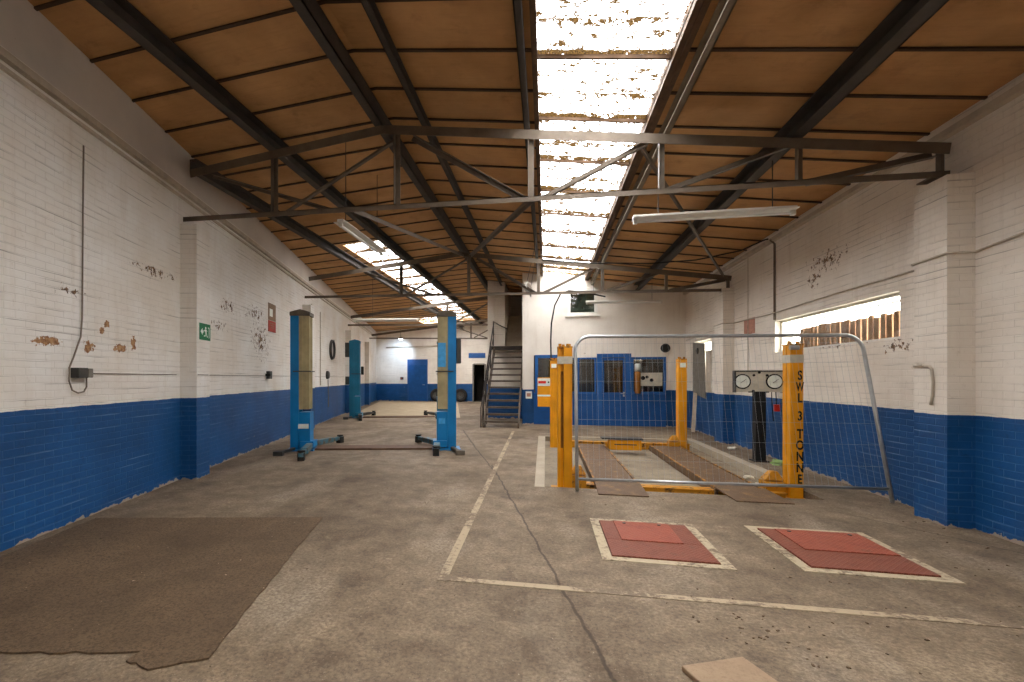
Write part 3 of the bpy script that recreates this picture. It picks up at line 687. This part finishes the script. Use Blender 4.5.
for i in range(1, 50):
    u = i/50; vt = 1 if ru < u < 1-ru else 1-rv+rv*sqrt(max(0, 1-((ru-u)/ru if u <= ru else (u-1+ru)/ru)**2))
    wm.tube([fp(u, vb), fp(u, (vb+vt)/2)+Vector((0, .01*sin(i), 0)), fp(u, vt)], .0013, 4)
for j in range(1, 8):
    v = vb+(1-vb)*j/7.4; wm.tube([fp(0, v), fp(.25, v), fp(.5, v), fp(.75, v), fp(1, v)], .0018, 4)
wm.build('wire_mesh', M['galv'], tf)
cl = MB(); cl.tube([fp(.76, .92), fp(.79, .92)], .03, 8); cl.build('clamp', M['galv'], tf)

# ------------------------------------------------------------------ brake tester display
td = thing('gauge_stand', 'dark pillar carrying a white panel with two round dials, by the right wall', 'gauge', (3.92, 9.72, 0))
b = MB(); b.box(3.80, 3.87, 9.64, 9.80, 0, 1.30); b.box(3.87, 3.90, 9.67, 9.77, 0, 1.28); b.box(3.90, 3.97, 9.64, 9.80, 0, 1.30); b.box(3.76, 4.01, 9.6, 9.84, 0, .02)
b.build('pillar', M['black'], td, .004)
b = MB(); b.box(3.47, 4.25, 9.66, 9.74, 1.29, 1.67); pn = b.build('dial_panel', M['cream'], td, .008)
b = MB(); b.box(3.45, 4.27, 9.64, 9.76, 1.665, 1.69); b.box(3.45, 3.47, 9.64, 9.76, 1.28, 1.67); b.box(4.25, 4.27, 9.64, 9.76, 1.28, 1.67); b.box(3.68, 4.02, 9.645, 9.66, 1.28, 1.30); b.build('panel_rim', M['darkgrey'], pn)
for x in (3.58, 4.11):
    d = MB(); d.lathe((x, 9.655, 1.485), (0, -1, 0), [(0, 0), (.14, 0), (.14, .012), (.122, .016), (.122, .006), (0, .006)], 28); dl = d.build('dial', M['ink'], pn)
    MB().lathe((x, 9.648, 1.485), (0, -1, 0), [(0, .001), (.118, .001), (.118, .008), (0, .003)], 28).build('dial_face', M['signwhite'], dl)
    MB().beam((x-.03, 9.638, 1.46), (x+.06, 9.638, 1.53), .004, .012, up=(0, 1, 0)).build('needle', M['ink'], dl)
d = MB()
for x, z in ((3.77, 1.60), (3.99, 1.60), (3.86, 1.65), (3.76, 1.31)): d.cyl((x, 9.66, z), (x, 9.64, z), .022, 10)
d.build('screw_knob', M['ink'], pn)
d = MB(); d.tube([(4.10, 9.74, 1.29), (4.11, 9.74, 1.0), (4.13, 9.74, .75)], .008, 6); d.tube([(4.17, 9.74, 1.29), (4.18, 9.74, 1.05)], .008, 6); d.build('cable', M['ink'], td)
MB().box(4.14, 4.23, 9.70, 9.78, .93, 1.06).build('hanging_button', M['redbox'], td, .01)

# ------------------------------------------------------------------ stairs
ts = thing('staircase', 'open metal staircase climbing beside the white partition to the upper doorway', 'stairs', (-1.33, 14.5, 0))
SX0, SX1, SY0, SY1, SZ = -1.90, -.83, 14.55, 17.55, 2.74
n = 13
for x in (SX0, SX1):
    b = MB(); b.hexa([(x-.025, SY0-.1, 0), (x+.025, SY0-.1, 0), (x+.025, SY0+.2, 0), (x-.025, SY0+.2, 0), (x-.025, SY0-.1, .16), (x+.025, SY0-.1, .16), (x+.025, SY0+.05, .2), (x-.025, SY0+.05, .2)])
    b.beam((x, SY0, .1), (x, SY1, SZ-.08), .05, .22); b.build('stringer', M['stairsteel'], ts)
for i in range(n):
    y = SY0+(SY1-SY0)*(i+.3)/n; z = SZ*(i+1)/(n+.0)
    if i == n-1: break
    b = MB(); b.box(SX0, SX1, y-.11, y+.13, z-.03, z); b.box(SX0, SX1, y-.115, y-.10, z-.06, z); b.build('tread', M['stairsteel'], ts)
MB().box(SX0-.15, XP-.02, 17.42, 17.83, SZ-.12, SZ).build('landing', M['raildark'], ts)
for i in range(7):
    z = SZ+.2*(i+1); y = 18.0+.26*i
    MB().box(-1.53, XP-.01, y, y+.26, z-.2, z).build('upper_step', M['kerb'], ts)
rl = MB(); x = SX0-.04
for f0, off in ((0, .92), (0, .50)):
    rl.tube([(x, SY0-.05, off+.05), (x, SY1, SZ+off-.1), (x, 17.8, SZ+off)], .022 if off > .8 else .016, 8)
rl.tube([(x, 17.62, SZ+.95), (x+.2, 17.7, SZ+.82), (x+.5, 17.83, SZ+.68)], .02, 8)
for i in (0, .22, .45, .68, 1):
    y = SY0+(SY1-SY0)*i; z = SZ*i; rl.cyl((x, y-.02, z+.02), (x, y-.02, z+.95 if i else .98), .02, 8)
rl.build('handrail', M['raildark'], ts, smooth=True)
rl = MB(); x = SX0-.09
rl.tube([(x, SY0-.1, .0), (x, SY0-.1, .62), (x+.02, SY0+1.1, 1.55), (x+.03, SY0+1.9, 2.35)], .018, 8)
rl.cyl((x+.01, SY0+.5, 1.08), (x+.01, SY0+.5, 0), .016, 8); rl.cyl((x+.02, SY0+1.1, 1.55), (x+.02, SY0+1.1, 0), .016, 8)
rl.build('outer_rail', M['raildark'], ts, smooth=True)

# ------------------------------------------------------------------ partition joinery
def pane_frame(name, x0, x1, z0, z1, bars, mullion=.06, panel=None, ydep=.08):
    f = MB(); y0, y1 = YP-.03, YP+ydep
    m_ = mullion; f.box(x0, x0+m_, y0, y1, z0, z1); f.box(x1-m_, x1, y0, y1, z0, z1); f.box(x0+m_, x1-m_, y0, y1, z1-m_, z1); f.box(x0+m_, x1-m_, y0, y1, z0, z0+m_)
    fo = struct(f.build(name, M['joinery']))
    MB().box(x0+m_, x1-m_, YP+.02, YP+.028, z0+m_, z1-m_).build('pane', M['glass'], fo)
    b = MB()
    for i in range(1, bars+1):
        xx = x0+m_+(x1-x0-2*m_)*i/(bars+1); b.box(xx-.012, xx+.012, YP+.06, YP+.085, z0+m_, z1-m_)
    if bars: b.build('bars', M['darkgrey'], fo)
    return fo
struct(MB().box(-.40, 3.72, YP-.012, YP+.08, 0, 1.02).build('trim_4', M['panelblue']))
struct(MB().box(-.40, 3.72, YP-.05, YP+.06, 1.02, 1.05).build('trim_5', M['joinery']))
pane_frame('window_4', -.36, .42, 1.04, 2.32, 5, .10); pane_frame('window_5', .42, .98, 1.04, 2.22, 4, .06)
pane_frame('window_6', 1.02, 1.60, 1.04, 2.22, 5, .05); w7 = pane_frame('window_7', 2.68, 3.72, 1.04, 2.22, 8, .07)
struct(MB().box(.42, 1.62, YP-.02, YP+.06, 2.22, 2.32).build('trim_6', M['plaster'])); struct(MB().box(2.68, 3.72, YP-.02, YP+.06, 2.22, 2.32).build('trim_6', M['plaster']))
d = MB(); x0, x1 = 1.62, 2.68
d.box(x0, x0+.16, YP-.04, YP+.08, 0, 2.34); d.box(x1-.18, x1, YP-.04, YP+.08, 0, 2.34); d.box(x0+.16, x1-.18, YP-.04, YP+.08, 2.22, 2.34)
dr = struct(d.build('door_1', M['joinery']))
d = MB(); d.box(x0+.17, x1-.19, YP-.02, YP+.03, .01, 1.08); d.box(x0+.17, x0+.23, YP-.02, YP+.03, 1.08, 2.2); d.box(x1-.25, x1-.19, YP-.02, YP+.03, 1.08, 2.2); d.box(x0+.23, x1-.25, YP-.02, YP+.03, 2.12, 2.2)
lf = d.build('leaf', M['panelblue'], dr); MB().box(x0+.23, x1-.25, YP, YP+.008, 1.08, 2.12).build('pane', M['glass'], lf)
h = MB(); h.box(x1-.25, x1-.20, YP-.035, YP-.02, .95, 1.1); h.tube([(x1-.225, YP-.03, 1.05), (x1-.225, YP-.08, 1.05), (x1-.33, YP-.08, 1.05)], .012, 8); h.build('handle', M['galv'], lf)
b = MB()
for i in range(1, 6): xx = x0+.23+(x1-x0-.48)*i/6; b.box(xx-.01, xx+.01, YP+.05, YP+.07, 1.1, 2.12)
b.build('bars', M['darkgrey'], lf)
# things behind and on the glazing
pc = MB(); pc.box(2.92, 3.62, YP+.005, YP+.017, 1.30, 1.72); po = pc.build('poster', M['cream']); tag(po, 'pale poster board with dark splotches on the right office window', 'poster')
pc = MB()
for x, z, r in ((3.04, 1.55, .07), (3.16, 1.58, .05), (3.30, 1.48, .06)): pc.lathe((x, YP+.004, z), (0, -1, 0), [(0, .002), (r, .002), (r*.8, .001)], 9)
pc.build('print', M['ink'], po)
pk = MB().lathe((2.86, YP-.10, 1.06), (0, 0, 1), [(0, 0), (.085, 0), (.085, .66), (.06, .72), (0, .73)], 16).build('canister', M['orangebrown'], smooth=True); tag(pk, 'tall amber canister with a white top standing on the office window ledge', 'canister')
MB().lathe((2.86, YP-.10, 1.76), (0, 0, 1), [(0, 0), (.09, 0), (.09, .22), (.07, .25), (0, .25)], 16).build('lid', M['signwhite'], pk, smooth=True)
# notice, wall vent, high window
nt_ = MB().box(-.67, -.46, YP-.012, YP-.002, .86, 1.10).build('notice', M['signwhite']); tag(nt_, 'small white notice with pink print on the blue partition beside the stairs', 'notice')
MB().box(-.635, -.5, YP-.014, YP-.012, .92, 1.04).build('print', M['fadedred'], nt_)
v = thing('wall_vent', 'round dark vent on the white partition above the right office window', 'vent', (3.70, YP, 2.5))
MB().lathe((3.70, YP, 2.5), (0, -1, 0), [(.14, 0), (.14, .05), (.115, .06), (.105, .03), (0, .03)], 24).build('rim', M['darkgrey'], v)
b = MB()
for i in range(-3, 4): ww = sqrt(max(.001, .1**2-(i*.028)**2)); b.obox((3.70, YP-.045, 2.5+i*.028), (1, 0, 0), (0, .8, .6), (0, -.6, .8), ww, .012, .003)
b.build('louvre', M['black'], v)
f = MB(); x0, x1, z0, z1 = .70, 1.64, 3.62, 4.50
for a_ in ((x0, x0+.09, z0, z1), (x1-.09, x1, z0, z1), (x0+.09, x1-.09, z0, z0+.09), (x0+.09, x1-.09, z1-.09, z1)): f.box(a_[0], a_[1], YP-.03, YP+.1, a_[2], a_[3])
f.box(x0-.08, x1+.08, YP-.08, YP, z0-.05, z0)
w8 = struct(f.build('window_8', M['white'])); MB().box(x0+.09, x1-.09, YP+.03, YP+.038, z0+.09, z1-.09).build('pane', M['glass'], w8)
MB().box(x0, x1, YP+.25, YP+.27, z0, z1).build('blind', plain('grey_green_blind', lin(86, 96, 84), .7, 0, .6, 5), w8)

# ------------------------------------------------------------------ windows in the east wall
f = MB(); y0, y1, z0, z1 = 6.85, 10.08, 2.04, 2.64
f.box(XR+.10, XR+.16, y0, y1, z1-.04, z1); f.box(XR+.10, XR+.16, y0, y1, z0, z0+.04); f.box(XR+.10, XR+.16, y0, y0+.05, z0, z1); f.box(XR+.10, XR+.16, y1-.05, y1, z0, z1); f.box(XR+.11, XR+.14, y0, y1, 2.525, 2.545)
w9 = struct(f.build('window_9', M['white'])); MB().box(XR+.125, XR+.131, y0+.05, y1-.05, z0+.04, z1-.04).build('pane', M['glass'], w9)
tb = thing('window_boarding', 'row of brown vertical boards covering the lower part of the long right wall window', 'boards', (XR+.18, 8.2, z0))
y = 6.87; i = 0; random.seed(3)
while y < 9.45:
    ww = random.uniform(.085, .12); zt = 2.47+random.uniform(-.02, .02)-(.10 if 6.85 < y < 7.5 else 0)
    zt = 2.39 + random.uniform(-.015, .03) + .05*(y-6.87)/2.6
    MB().box(XR+.165, XR+.19, y, y+ww, z0, zt).build('board', M['wood'], tb); y += ww+random.choice((.012, .02, .008, .03))
f = MB(); f.box(XR+.08, XR+.14, 13.6, 15.0, 2.54, 2.6); f.box(XR+.08, XR+.14, 13.6, 15.0, 1.18, 1.24); f.box(XR+.08, XR+.14, 13.6, 13.66, 1.18, 2.6); f.box(XR+.08, XR+.14, 14.94, 15, 1.18, 2.6)
w10 = struct(f.build('window_10', M['white'])); MB().box(XR+.11, XR+.116, 13.66, 14.94, 1.24, 2.54).build('pane', M['glass'], w10)
bp = MB().hexa([(XR-.03, 13.98, .98), (XR-.015, 13.98, .98), (XR-.015, 15.1, 1.1), (XR-.03, 15.1, 1.1), (XR-.04, 14.02, 2.50), (XR-.02, 14.02, 2.50), (XR-.02, 15.05, 2.6), (XR-.04, 15.05, 2.6)]).build('board', M['midgrey'])
tag(bp, 'tall grey board fixed over the far window in the right wall', 'board')
MB().lathe((XR-.035, 14.6, 2.33), (-1, 0, 0), [(.09, 0), (.09, .03), (.05, .04), (0, .02)], 16).build('fan_outlet', M['darkgrey'], bp)
bq = MB().box(XR-.02, XR, 13.58, 13.99, 1.16, 2.30).build('board', M['conduit']); tag(bq, 'narrow pale board filling the lower half of the gap beside the grey window board', 'board')
pl = MB().beam((XR-.26, 14.25, .03), (XR-.07, 14.72, 1.12), .02, .10, up=(1, 0, 0)).build('plank', M['plank']); tag(pl, 'pale plank leaning on the right wall under the grey board', 'plank')

# ------------------------------------------------------------------ pipes, cables, boxes
def pipe(name, pts, r, m, label, cat, parent=None, n=8):
    o = MB().tube(pts, r, n).build(name, M[m], parent, smooth=True)
    return tag(o, label, cat) if label else o
RG = None
pipe('conduit', [(XR-.025, 10.04, 2.66), (XR-.025, 10.04, 4.12), (XR-.10, 10.04, 4.20)], .02, 'cable', 'grey conduit dropping down the right wall to the end of the bright window', 'conduit')
pipe('conduit', [(XR-.02, 11.25, 1.30), (XR-.02, 11.25, 4.15)], .008, 'conduit', 'thin pale vertical conduit on the right wall behind the dial panel', 'conduit')
pipe('cable', [(XR-.015, 5.0, 2.91), (XR-.015, 5.79, 2.84), (4.045, 5.795, 2.84), (4.045, 6.26, 2.83), (XR-.015, 6.27, 2.83), (XR-.015, 8.2, 2.83), (XR-.015, 9.98, 2.80), (XR-.06, 10.04, 2.80), (XR-.015, 10.10, 2.80), (XR-.015, 12.03, 2.83), (4.045, 12.04, 2.83), (4.045, 12.64, 2.83), (XR-.015, 12.66, 2.83), (XR-.015, 15.8, 2.72)], .012, 'conduit', 'long cable clipped along the right wall above the windows', 'cable', n=6)
pipe('pipe', [(4.06, 6.42, 1.70), (XR-.04, 6.60, 1.69), (XR-.04, 6.45, 1.69)], .014, 'conduit', None, None) if False else None
o = MB(); o.tube([(4.046, 6.235, 1.685), (4.046, 6.10, 1.69), (4.046, 6.02, 1.68), (4.046, 5.99, 1.64), (4.046, 5.97, 1.5), (4.046, 5.98, 1.36), (4.046, 6.0, 1.26)], .013, 8); o.tube([(4.046, 6.17, 1.705), (4.046, 6.10, 1.69)], .018, 8)
tag(o.build('pipe', M['conduit'], smooth=True), 'short bent pipe on the face of the near right pilaster', 'pipe')
o = MB(); pts = [(-.1, 12.1, 4.55), (1.0, 12.1, 4.42), (2.5, 12.08, 4.33), (2.83, 11.9, 4.30), (3.3, 11.4, 4.20), (3.9, 10.6, 4.16), (4.15, 10.2, 4.24), (4.19, 10.10, 4.235)]
tag(o.tube(pts, .014, 6).build('cable', M['black'], smooth=True), 'black cable looping from the second truss to the right wall conduit', 'cable')
o = MB(); o.tube([(1.6, 13.4, 3.78), (1.1, 13.45, 3.92), (.62, 13.5, 4.0), (.40, 13.5, 3.92), (.24, 13.5, 3.6), (.15, 13.5, 3.1), (.13, 13.5, 2.6), (.14, 13.5, 2.15), (.16, 13.5, 1.9)], .022, 8)
tag(o.build('hose', M['black'], smooth=True), 'black hose hanging down in front of the white partition behind the yellow post', 'hose')
# west wall
def wbox(y, z, hw, hd, hh, m, mb=None):
    return (mb or MB()).obox(wl(y, hd, z), LD, LN, (0, 0, 1), hw, hd, hh)
sb = thing('junction_box', 'grey electrical box on the left wall with a looped conduit beside it', 'electrical box', wl(4.13, 0, 1.6))
wbox(4.05, 1.605, .068, .045, .055, None).build('box', M['darkgrey'], sb, .006); b = wbox(4.155, 1.605, .036, .045, .05, None); b.build('isolator', M['midgrey'], sb, .006)
o = MB(); o.tube([wl(4.14, .02, 4.1), wl(4.12, .02, 2.2), wl(4.10, .02, 2.0), wl(4.0, .025, 1.78), wl(3.94, .025, 1.66), wl(3.93, .03, 1.52), wl(3.97, .03, 1.42), wl(4.05, .03, 1.39), wl(4.13, .03, 1.40), wl(4.17, .03, 1.45), wl(4.17, .03, 1.55)], .008, 8)
o.build('conduit', M['cable'], sb, smooth=True)
o = MB(); o.tube([wl(4.24, .012, 1.60), wl(5.95, .012, 1.60)], .005, 6); o.tube([wl(6.08, .262, 1.60), wl(6.4, .262, 1.60)], .005, 6); o.tube([wl(6.5, .012, 1.60), wl(9.55, .012, 1.60)], .005, 6); o.tube([wl(9.85, .012, 1.60), wl(12.4, .012, 1.60)], .005, 6); o.tube([wl(13.1, .012, 1.60), wl(15.38, .012, 1.60)], .005, 6); o.tube([wl(15.82, .012, 1.60), wl(18.9, .012, 1.60)], .005, 6)
tag(o.build('cable', M['cable'], smooth=True), 'thin cable clipped straight along the left wall from the electrical box', 'cable')
sk = wbox(9.72, 1.62, .09, .04, .09, None).build('socket', M['darkgrey'], bevel=.008); tag(sk, 'dark socket on the left wall below the red notices', 'socket'); wbox(9.6, 1.62, .02, .055, .03, None).build('switch', M['black'], sk)
o = MB(); o.lathe(wl(15.6, 0, 1.66), LN, [(.15, 0), (.15, .06), (.11, .10), (0, .11)], 20); o2 = o.build('fan_outlet', M['darkgrey'], smooth=False); tag(o2, 'round dark outlet low on the left wall below the hung hose', 'outlet')
MB().tube([wl(15.6, .05, 1.5), wl(15.65, .05, .9), wl(15.7, .04, .5)], .015, 6).build('cable', M['cable'], o2)
hz = MB()
for k in range(3): hz.tube([wl(16.3, .03+.03*k, 2.62)+LD*cos(2*PI*i/22)*(.36-.01*k)+Vector((0, 0, sin(2*PI*i/22)*(.37-.01*k))) for i in range(22)], .018, 8, True)
hzo = hz.build('hose', M['darkgrey'], smooth=True); tag(hzo, 'coiled air hose hung in a ring on the left wall beyond the blue lift', 'hose')
MB().cyl(wl(16.3, 0, 2.98), wl(16.3, .14, 2.98), .02, 8).build('hook', M['galv'], hzo)
for y, m, zz, lb_ in ((13.5, 'conduit', 3.9, 'pale vertical conduit on the left wall just beyond the second pilaster'), (14.6, 'conduit', 3.8, 'pale vertical conduit on the left wall beside the hung hose')):
    pipe('conduit', [wl(y, .02, 1.3), wl(y, .02, zz)], .016, m, lb_, 'conduit')
# green running-man sign on the first west pilaster
c = wl(6.30, .255, 2.275); sg = thing('exit_sign', 'green emergency exit sign with white running figure and arrow on the left pilaster', 'sign', c)
U = LD; Zv = Vector((0, 0, 1)); nrm = U.cross(Zv)
MB().obox(c+LN*.004, U, LN, Zv, .175, .004, .13).build('plate', M['green'], sg)
MB().obox(c+LN*.002, U, LN, Zv, .18, .002, .136).build('border', M['signwhite'], sg)
pic = MB(); cc = c+LN*.0085
def fl(poly): pic.flat(cc, U, Zv, poly, .002)
fl([(-.145, 0), (-.085, .055), (-.085, .022), (-.06, .022), (-.06, -.022), (-.085, -.022), (-.085, -.055)])
fl([(.015+.022*cos(2*PI*i/12), .062+.022*sin(2*PI*i/12)) for i in range(12)])
fl([(-.02, .035), (.03, .04), (.045, -.01), (.01, -.015)]); fl([(-.02, .035), (-.05, .01), (-.04, -.0), (-.01, .022)]); fl([(.03, .04), (.065, .02), (.06, .008), (.035, .022)])
fl([(.01, -.015), (.03, -.015), (.0, -.05), (-.04, -.06), (-.04, -.075), (.012, -.065)]); fl([(.025, -.012), (.045, -.012), (.06, -.05), (.085, -.075), (.07, -.085), (.045, -.06)])
fl([(.09, .08), (.135, .08), (.135, -.09), (.12, -.09), (.12, .065), (.09, .065)])
pic.build('pictogram', M['signwhite'], sg)
c = wl(10.0, 0, 2.95)
rs = thing('fire_notice', 'faded brown notice with a white square over a red panel on the left wall', 'sign', c)
wbox(10.0, 3.12, .25, .006, .20, None).build('upper_board', M['brownsign'], rs); wbox(9.92, 3.10, .10, .008, .09, None).build('white_square', M['signwhite'], rs)
wbox(10.0, 2.78, .25, .006, .13, None).build('lower_board', M['red'], rs)
b = MB()
for k in range(3): wbox(10.0, 2.85-.05*k, .17-.03*k, .0075, .008, None, b)
b.build('print', M['brownsign'], rs)
fr_ = MB().box(XR-.004, XR, 10.95, 11.5, 2.50, 2.84).build('painted_sign', M['fadedred']); tag(fr_, 'faded pink remains of a painted sign on the right wall beyond the bright window', 'sign')

# ------------------------------------------------------------------ far end of the left bay
d = MB(); x0, x1 = -9.12, -7.72; d.box(x0, x0+.08, YB-.05, YB, 0, 2.80); d.box(x1-.08, x1, YB-.05, YB, 0, 2.80); d.box(x0+.08, x1-.08, YB-.05, YB, 2.42, 2.80)
d2 = struct(d.build('door_2', M['doorblue'])); lf = MB().box(x0+.08, x1-.08, YB-.02, YB, .01, 2.42).build('leaf', M['panelblue'], d2)
MB().tube([(x1-.2, YB-.02, 1.1), (x1-.2, YB-.08, 1.1), (x1-.34, YB-.08, 1.1)], .015, 8).build('handle', M['galv'], lf)
b = MB().box(-4.95, -3.85, YB-.03, YB, 2.86, 3.18).build('lintel_panel', M['doorblue']); tag(b, 'blue painted panel on the back wall above the dark doorway', 'panel')
f = MB(); f.box(-4.70, -4.62, YB-.04, YB+.2, 0, 2.46); f.box(-3.90, -3.82, YB-.04, YB+.2, 0, 2.46); f.box(-4.62, -3.90, YB-.04, YB+.2, 2.42, 2.50)
d3 = struct(f.build('door_3', M['midgrey'])); MB().hexa([(-3.92, YB+.1, .01), (-3.89, YB+.1, .01), (-3.99, YB+.78, .01), (-4.02, YB+.78, .01), (-3.92, YB+.1, 2.4), (-3.89, YB+.1, 2.4), (-3.99, YB+.78, 2.4), (-4.02, YB+.78, 2.4)]).build('leaf', M['white'], d3)
for x, lb_ in ((-7.05, 'dark tyre leaning on the blue back wall left of the lift column'), (-5.45, 'dark tyre leaning on the blue back wall right of the lift column')):
    t = thing('tyre', lb_, 'tyre', (x, YB-.2, 0), 0, 'tyres by the back wall')
    ax = Vector((0, -.97, .22)); cx = Vector((x, YB-.20, .43))
    MB().lathe(cx, ax, [(.24, -.10), (.36, -.12), (.43, -.08), (.435, 0), (.43, .08), (.36, .12), (.24, .10), (.22, 0), (.24, -.10)], 28).build('tread_ring', M['black'], t, smooth=True)
    MB().lathe(cx, ax, [(0, -.02), (.1, -.02), (.12, .04), (.20, .06), (.23, .08), (.23, .0), (0, -.04)], 20).build('wheel', M['darkgrey'], t)
lp = thing('bulkhead_lamp', 'small lit lamp hung high before the back wall of the left bay', 'light', (-9.1, YB-1.6, 4.05))
MB().lathe((-9.1, YB-1.6, 4.05), (0, 0, 1), [(0, -.05), (.10, -.04), (.13, 0), (0, .01)], 16).build('lens', M['lamp_on'], lp)
MB().lathe((-9.1, YB-1.6, 4.06), (0, 0, 1), [(.16, -.01), (.14, .06), (.04, .12), (0, .12)], 16).build('shade', M['darkgrey'], lp); MB().cyl((-9.1, YB-1.6, 4.15), (-9.1, YB-1.6, 4.68), .012, 6).build('rod', M['darkgrey'], lp)
b = MB().box(-9.62, -9.40, YB-.06, YB, 1.44, 1.62).build('switch_box', M['darkgrey'], bevel=.01); tag(b, 'small dark switch box on the back wall beside the blue door', 'switch'); MB().box(-9.56, -9.5, YB-.075, YB-.06, 1.5, 1.56).build('switch', M['redbox'], b)
b = wbox(23.6, 1.95, .14, .06, .22, None).build('fuse_box', M['black'], bevel=.01); tag(b, 'black fuse box on the left wall past the far lift', 'electrical box')
pipe('pipe', [(-10.6, YB-.06, 3.62), (-6.2, YB-.06, 3.70)], .05, 'conduit', 'long pale pipe running across the back wall', 'pipe')

# ------------------------------------------------------------------ litter
def scrap(x, y, r, m, label, seed):
    random.seed(seed); bm = bmesh.new(); bmesh.ops.create_icosphere(bm, subdivisions=2, radius=r)
    for v in bm.verts:
        k = random.uniform(.6, 1.15); v.co = Vector((v.co.x*k*1.4, v.co.y*k, max(-.25*r, v.co.z*k*.6)))
    me = bpy.data.meshes.new('litter'); bm.to_mesh(me); bm.free(); me.materials.append(M[m])
    z0 = min(v.co.z for v in me.vertices); zf = -RD if RX0 < x < RX1 and RY0 < y < RY1 else 0
    o = bpy.data.objects.new('paper_scrap' if m == 'paper' else 'rag' if m == 'greencloth' else 'rubble_lump', me); C.objects.link(o); o.location = (x, y, zf-z0); tag(o, label, 'litter')
scrap(4.05, 9.72-.35, .11, 'greencloth', 'pale green rag lying at the foot of the dial pillar', 1)
scrap(3.28, 8.60, .07, 'paper', 'white crumpled scrap on the lift edge, farther of two below the kerb', 2)
scrap(3.22, 8.05, .065, 'paper', 'white crumpled scrap on the lift edge, nearer of two below the kerb', 3)
scrap(3.95, 11.2, .08, 'paper', 'white scrap lying on the floor near the far right wall pilaster', 4)
random.seed(11)
bm = MB()
for i in range(190):
    x, y = random.choice([(random.gauss(1.3, .25), random.gauss(3.15, .25)), (random.uniform(-4.5, 4), random.uniform(1.8, 6.4)), (random.gauss(3.9, .2), random.uniform(5, 12)), (random.uniform(1.8, 4), random.uniform(2.2, 5.0))])
    if x < wl(y).x+.1 or x > 4.0: continue
    if (.45 < x < 1.6 or 2 < x < 3.2) and 4.1 < y < 5.5: continue
    if x > RX0-.1 and y > 6.6: continue
    if .5 < x < 1.4 and 2.1 < y < 3: continue
    s = random.uniform(.003, .008); a = random.uniform(0, 3)
    z0 = .012 if x < -1.8 and y < 4.75 else 0
    bm.obox((x, y, z0+s*.4), (cos(a), sin(a), 0), (-sin(a), cos(a), 0), (0, 0, 1), s*1.3, s*.8, s*.4)
g = bm.build('grit', M['mat']); tag(g, 'dark crumbs of grit scattered over the concrete floor', 'grit', kind='stuff')

# ------------------------------------------------------------------ light
W = bpy.data.worlds.new('sky'); bpy.context.scene.world = W; W.use_nodes = True
bg = W.node_tree.nodes['Background']; bg.inputs[0].default_value = (1, .975, .935, 1); bg.inputs[1].default_value = 11
def portal(x0, x1, y0, y1, z):
    l = bpy.data.lights.new('skylight_portal', 'AREA'); l.shape = 'RECTANGLE'; l.size = x1-x0; l.size_y = y1-y0; l.cycles.is_portal = True
    o = bpy.data.objects.new('skylight_portal', l); C.objects.link(o); o.location = ((x0+x1)/2, (y0+y1)/2, z)
    return o
portal(SK[0]-.1, SK[1]+.1, YF-.3, YP, roof(.6)+.24); portal(LX[0]-.1, LX[1]+.1, 11.6, 28.5, roof(-4.7)+.25); portal(-7.6, -6.0, 26, 28.5, roof(-6.8)+.25)
p = portal(2.04, 2.64, 6.85, 10.08, 2.34); p.location = (XR+.34, 8.46, 2.34); p.rotation_euler = (0, PI/2, 0); p.data.size = .6; p.data.size_y = 3.23
l = bpy.data.lights.new('lamp_glow', 'SPOT'); l.energy = 170; l.color = (.55, .74, 1); l.spot_size = 1.5; l.spot_blend = .9; l.shadow_soft_size = .1
o = bpy.data.objects.new('lamp_glow', l); C.objects.link(o); o.location = (-9.1, YB-1.6, 3.95); o.rotation_euler = (radians(62), 0, radians(22))

# ------------------------------------------------------------------ camera
cd = bpy.data.cameras.new('camera'); cam = bpy.data.objects.new('camera', cd); C.objects.link(cam)
cd.sensor_fit = 'HORIZONTAL'; cd.sensor_width = 36; cd.lens = 465/1024*36
cd.shift_x = (512-445)/1024; cd.shift_y = (378-341)/1024; cd.clip_start = .05
cam.location = (0, 0, 1.55); cam.rotation_euler = (PI/2, 0, atan(101/465))
S = bpy.context.scene; S.camera = cam
S.view_settings.view_transform = 'Standard'; S.view_settings.look = 'None'; S.view_settings.gamma = 1; S.view_settings.use_curve_mapping = False
S.view_settings.exposure = 1.08
S.cycles.max_bounces = 14; S.cycles.diffuse_bounces = 10; S.cycles.transparent_max_bounces = 24; S.cycles.sample_clamp_indirect = 20
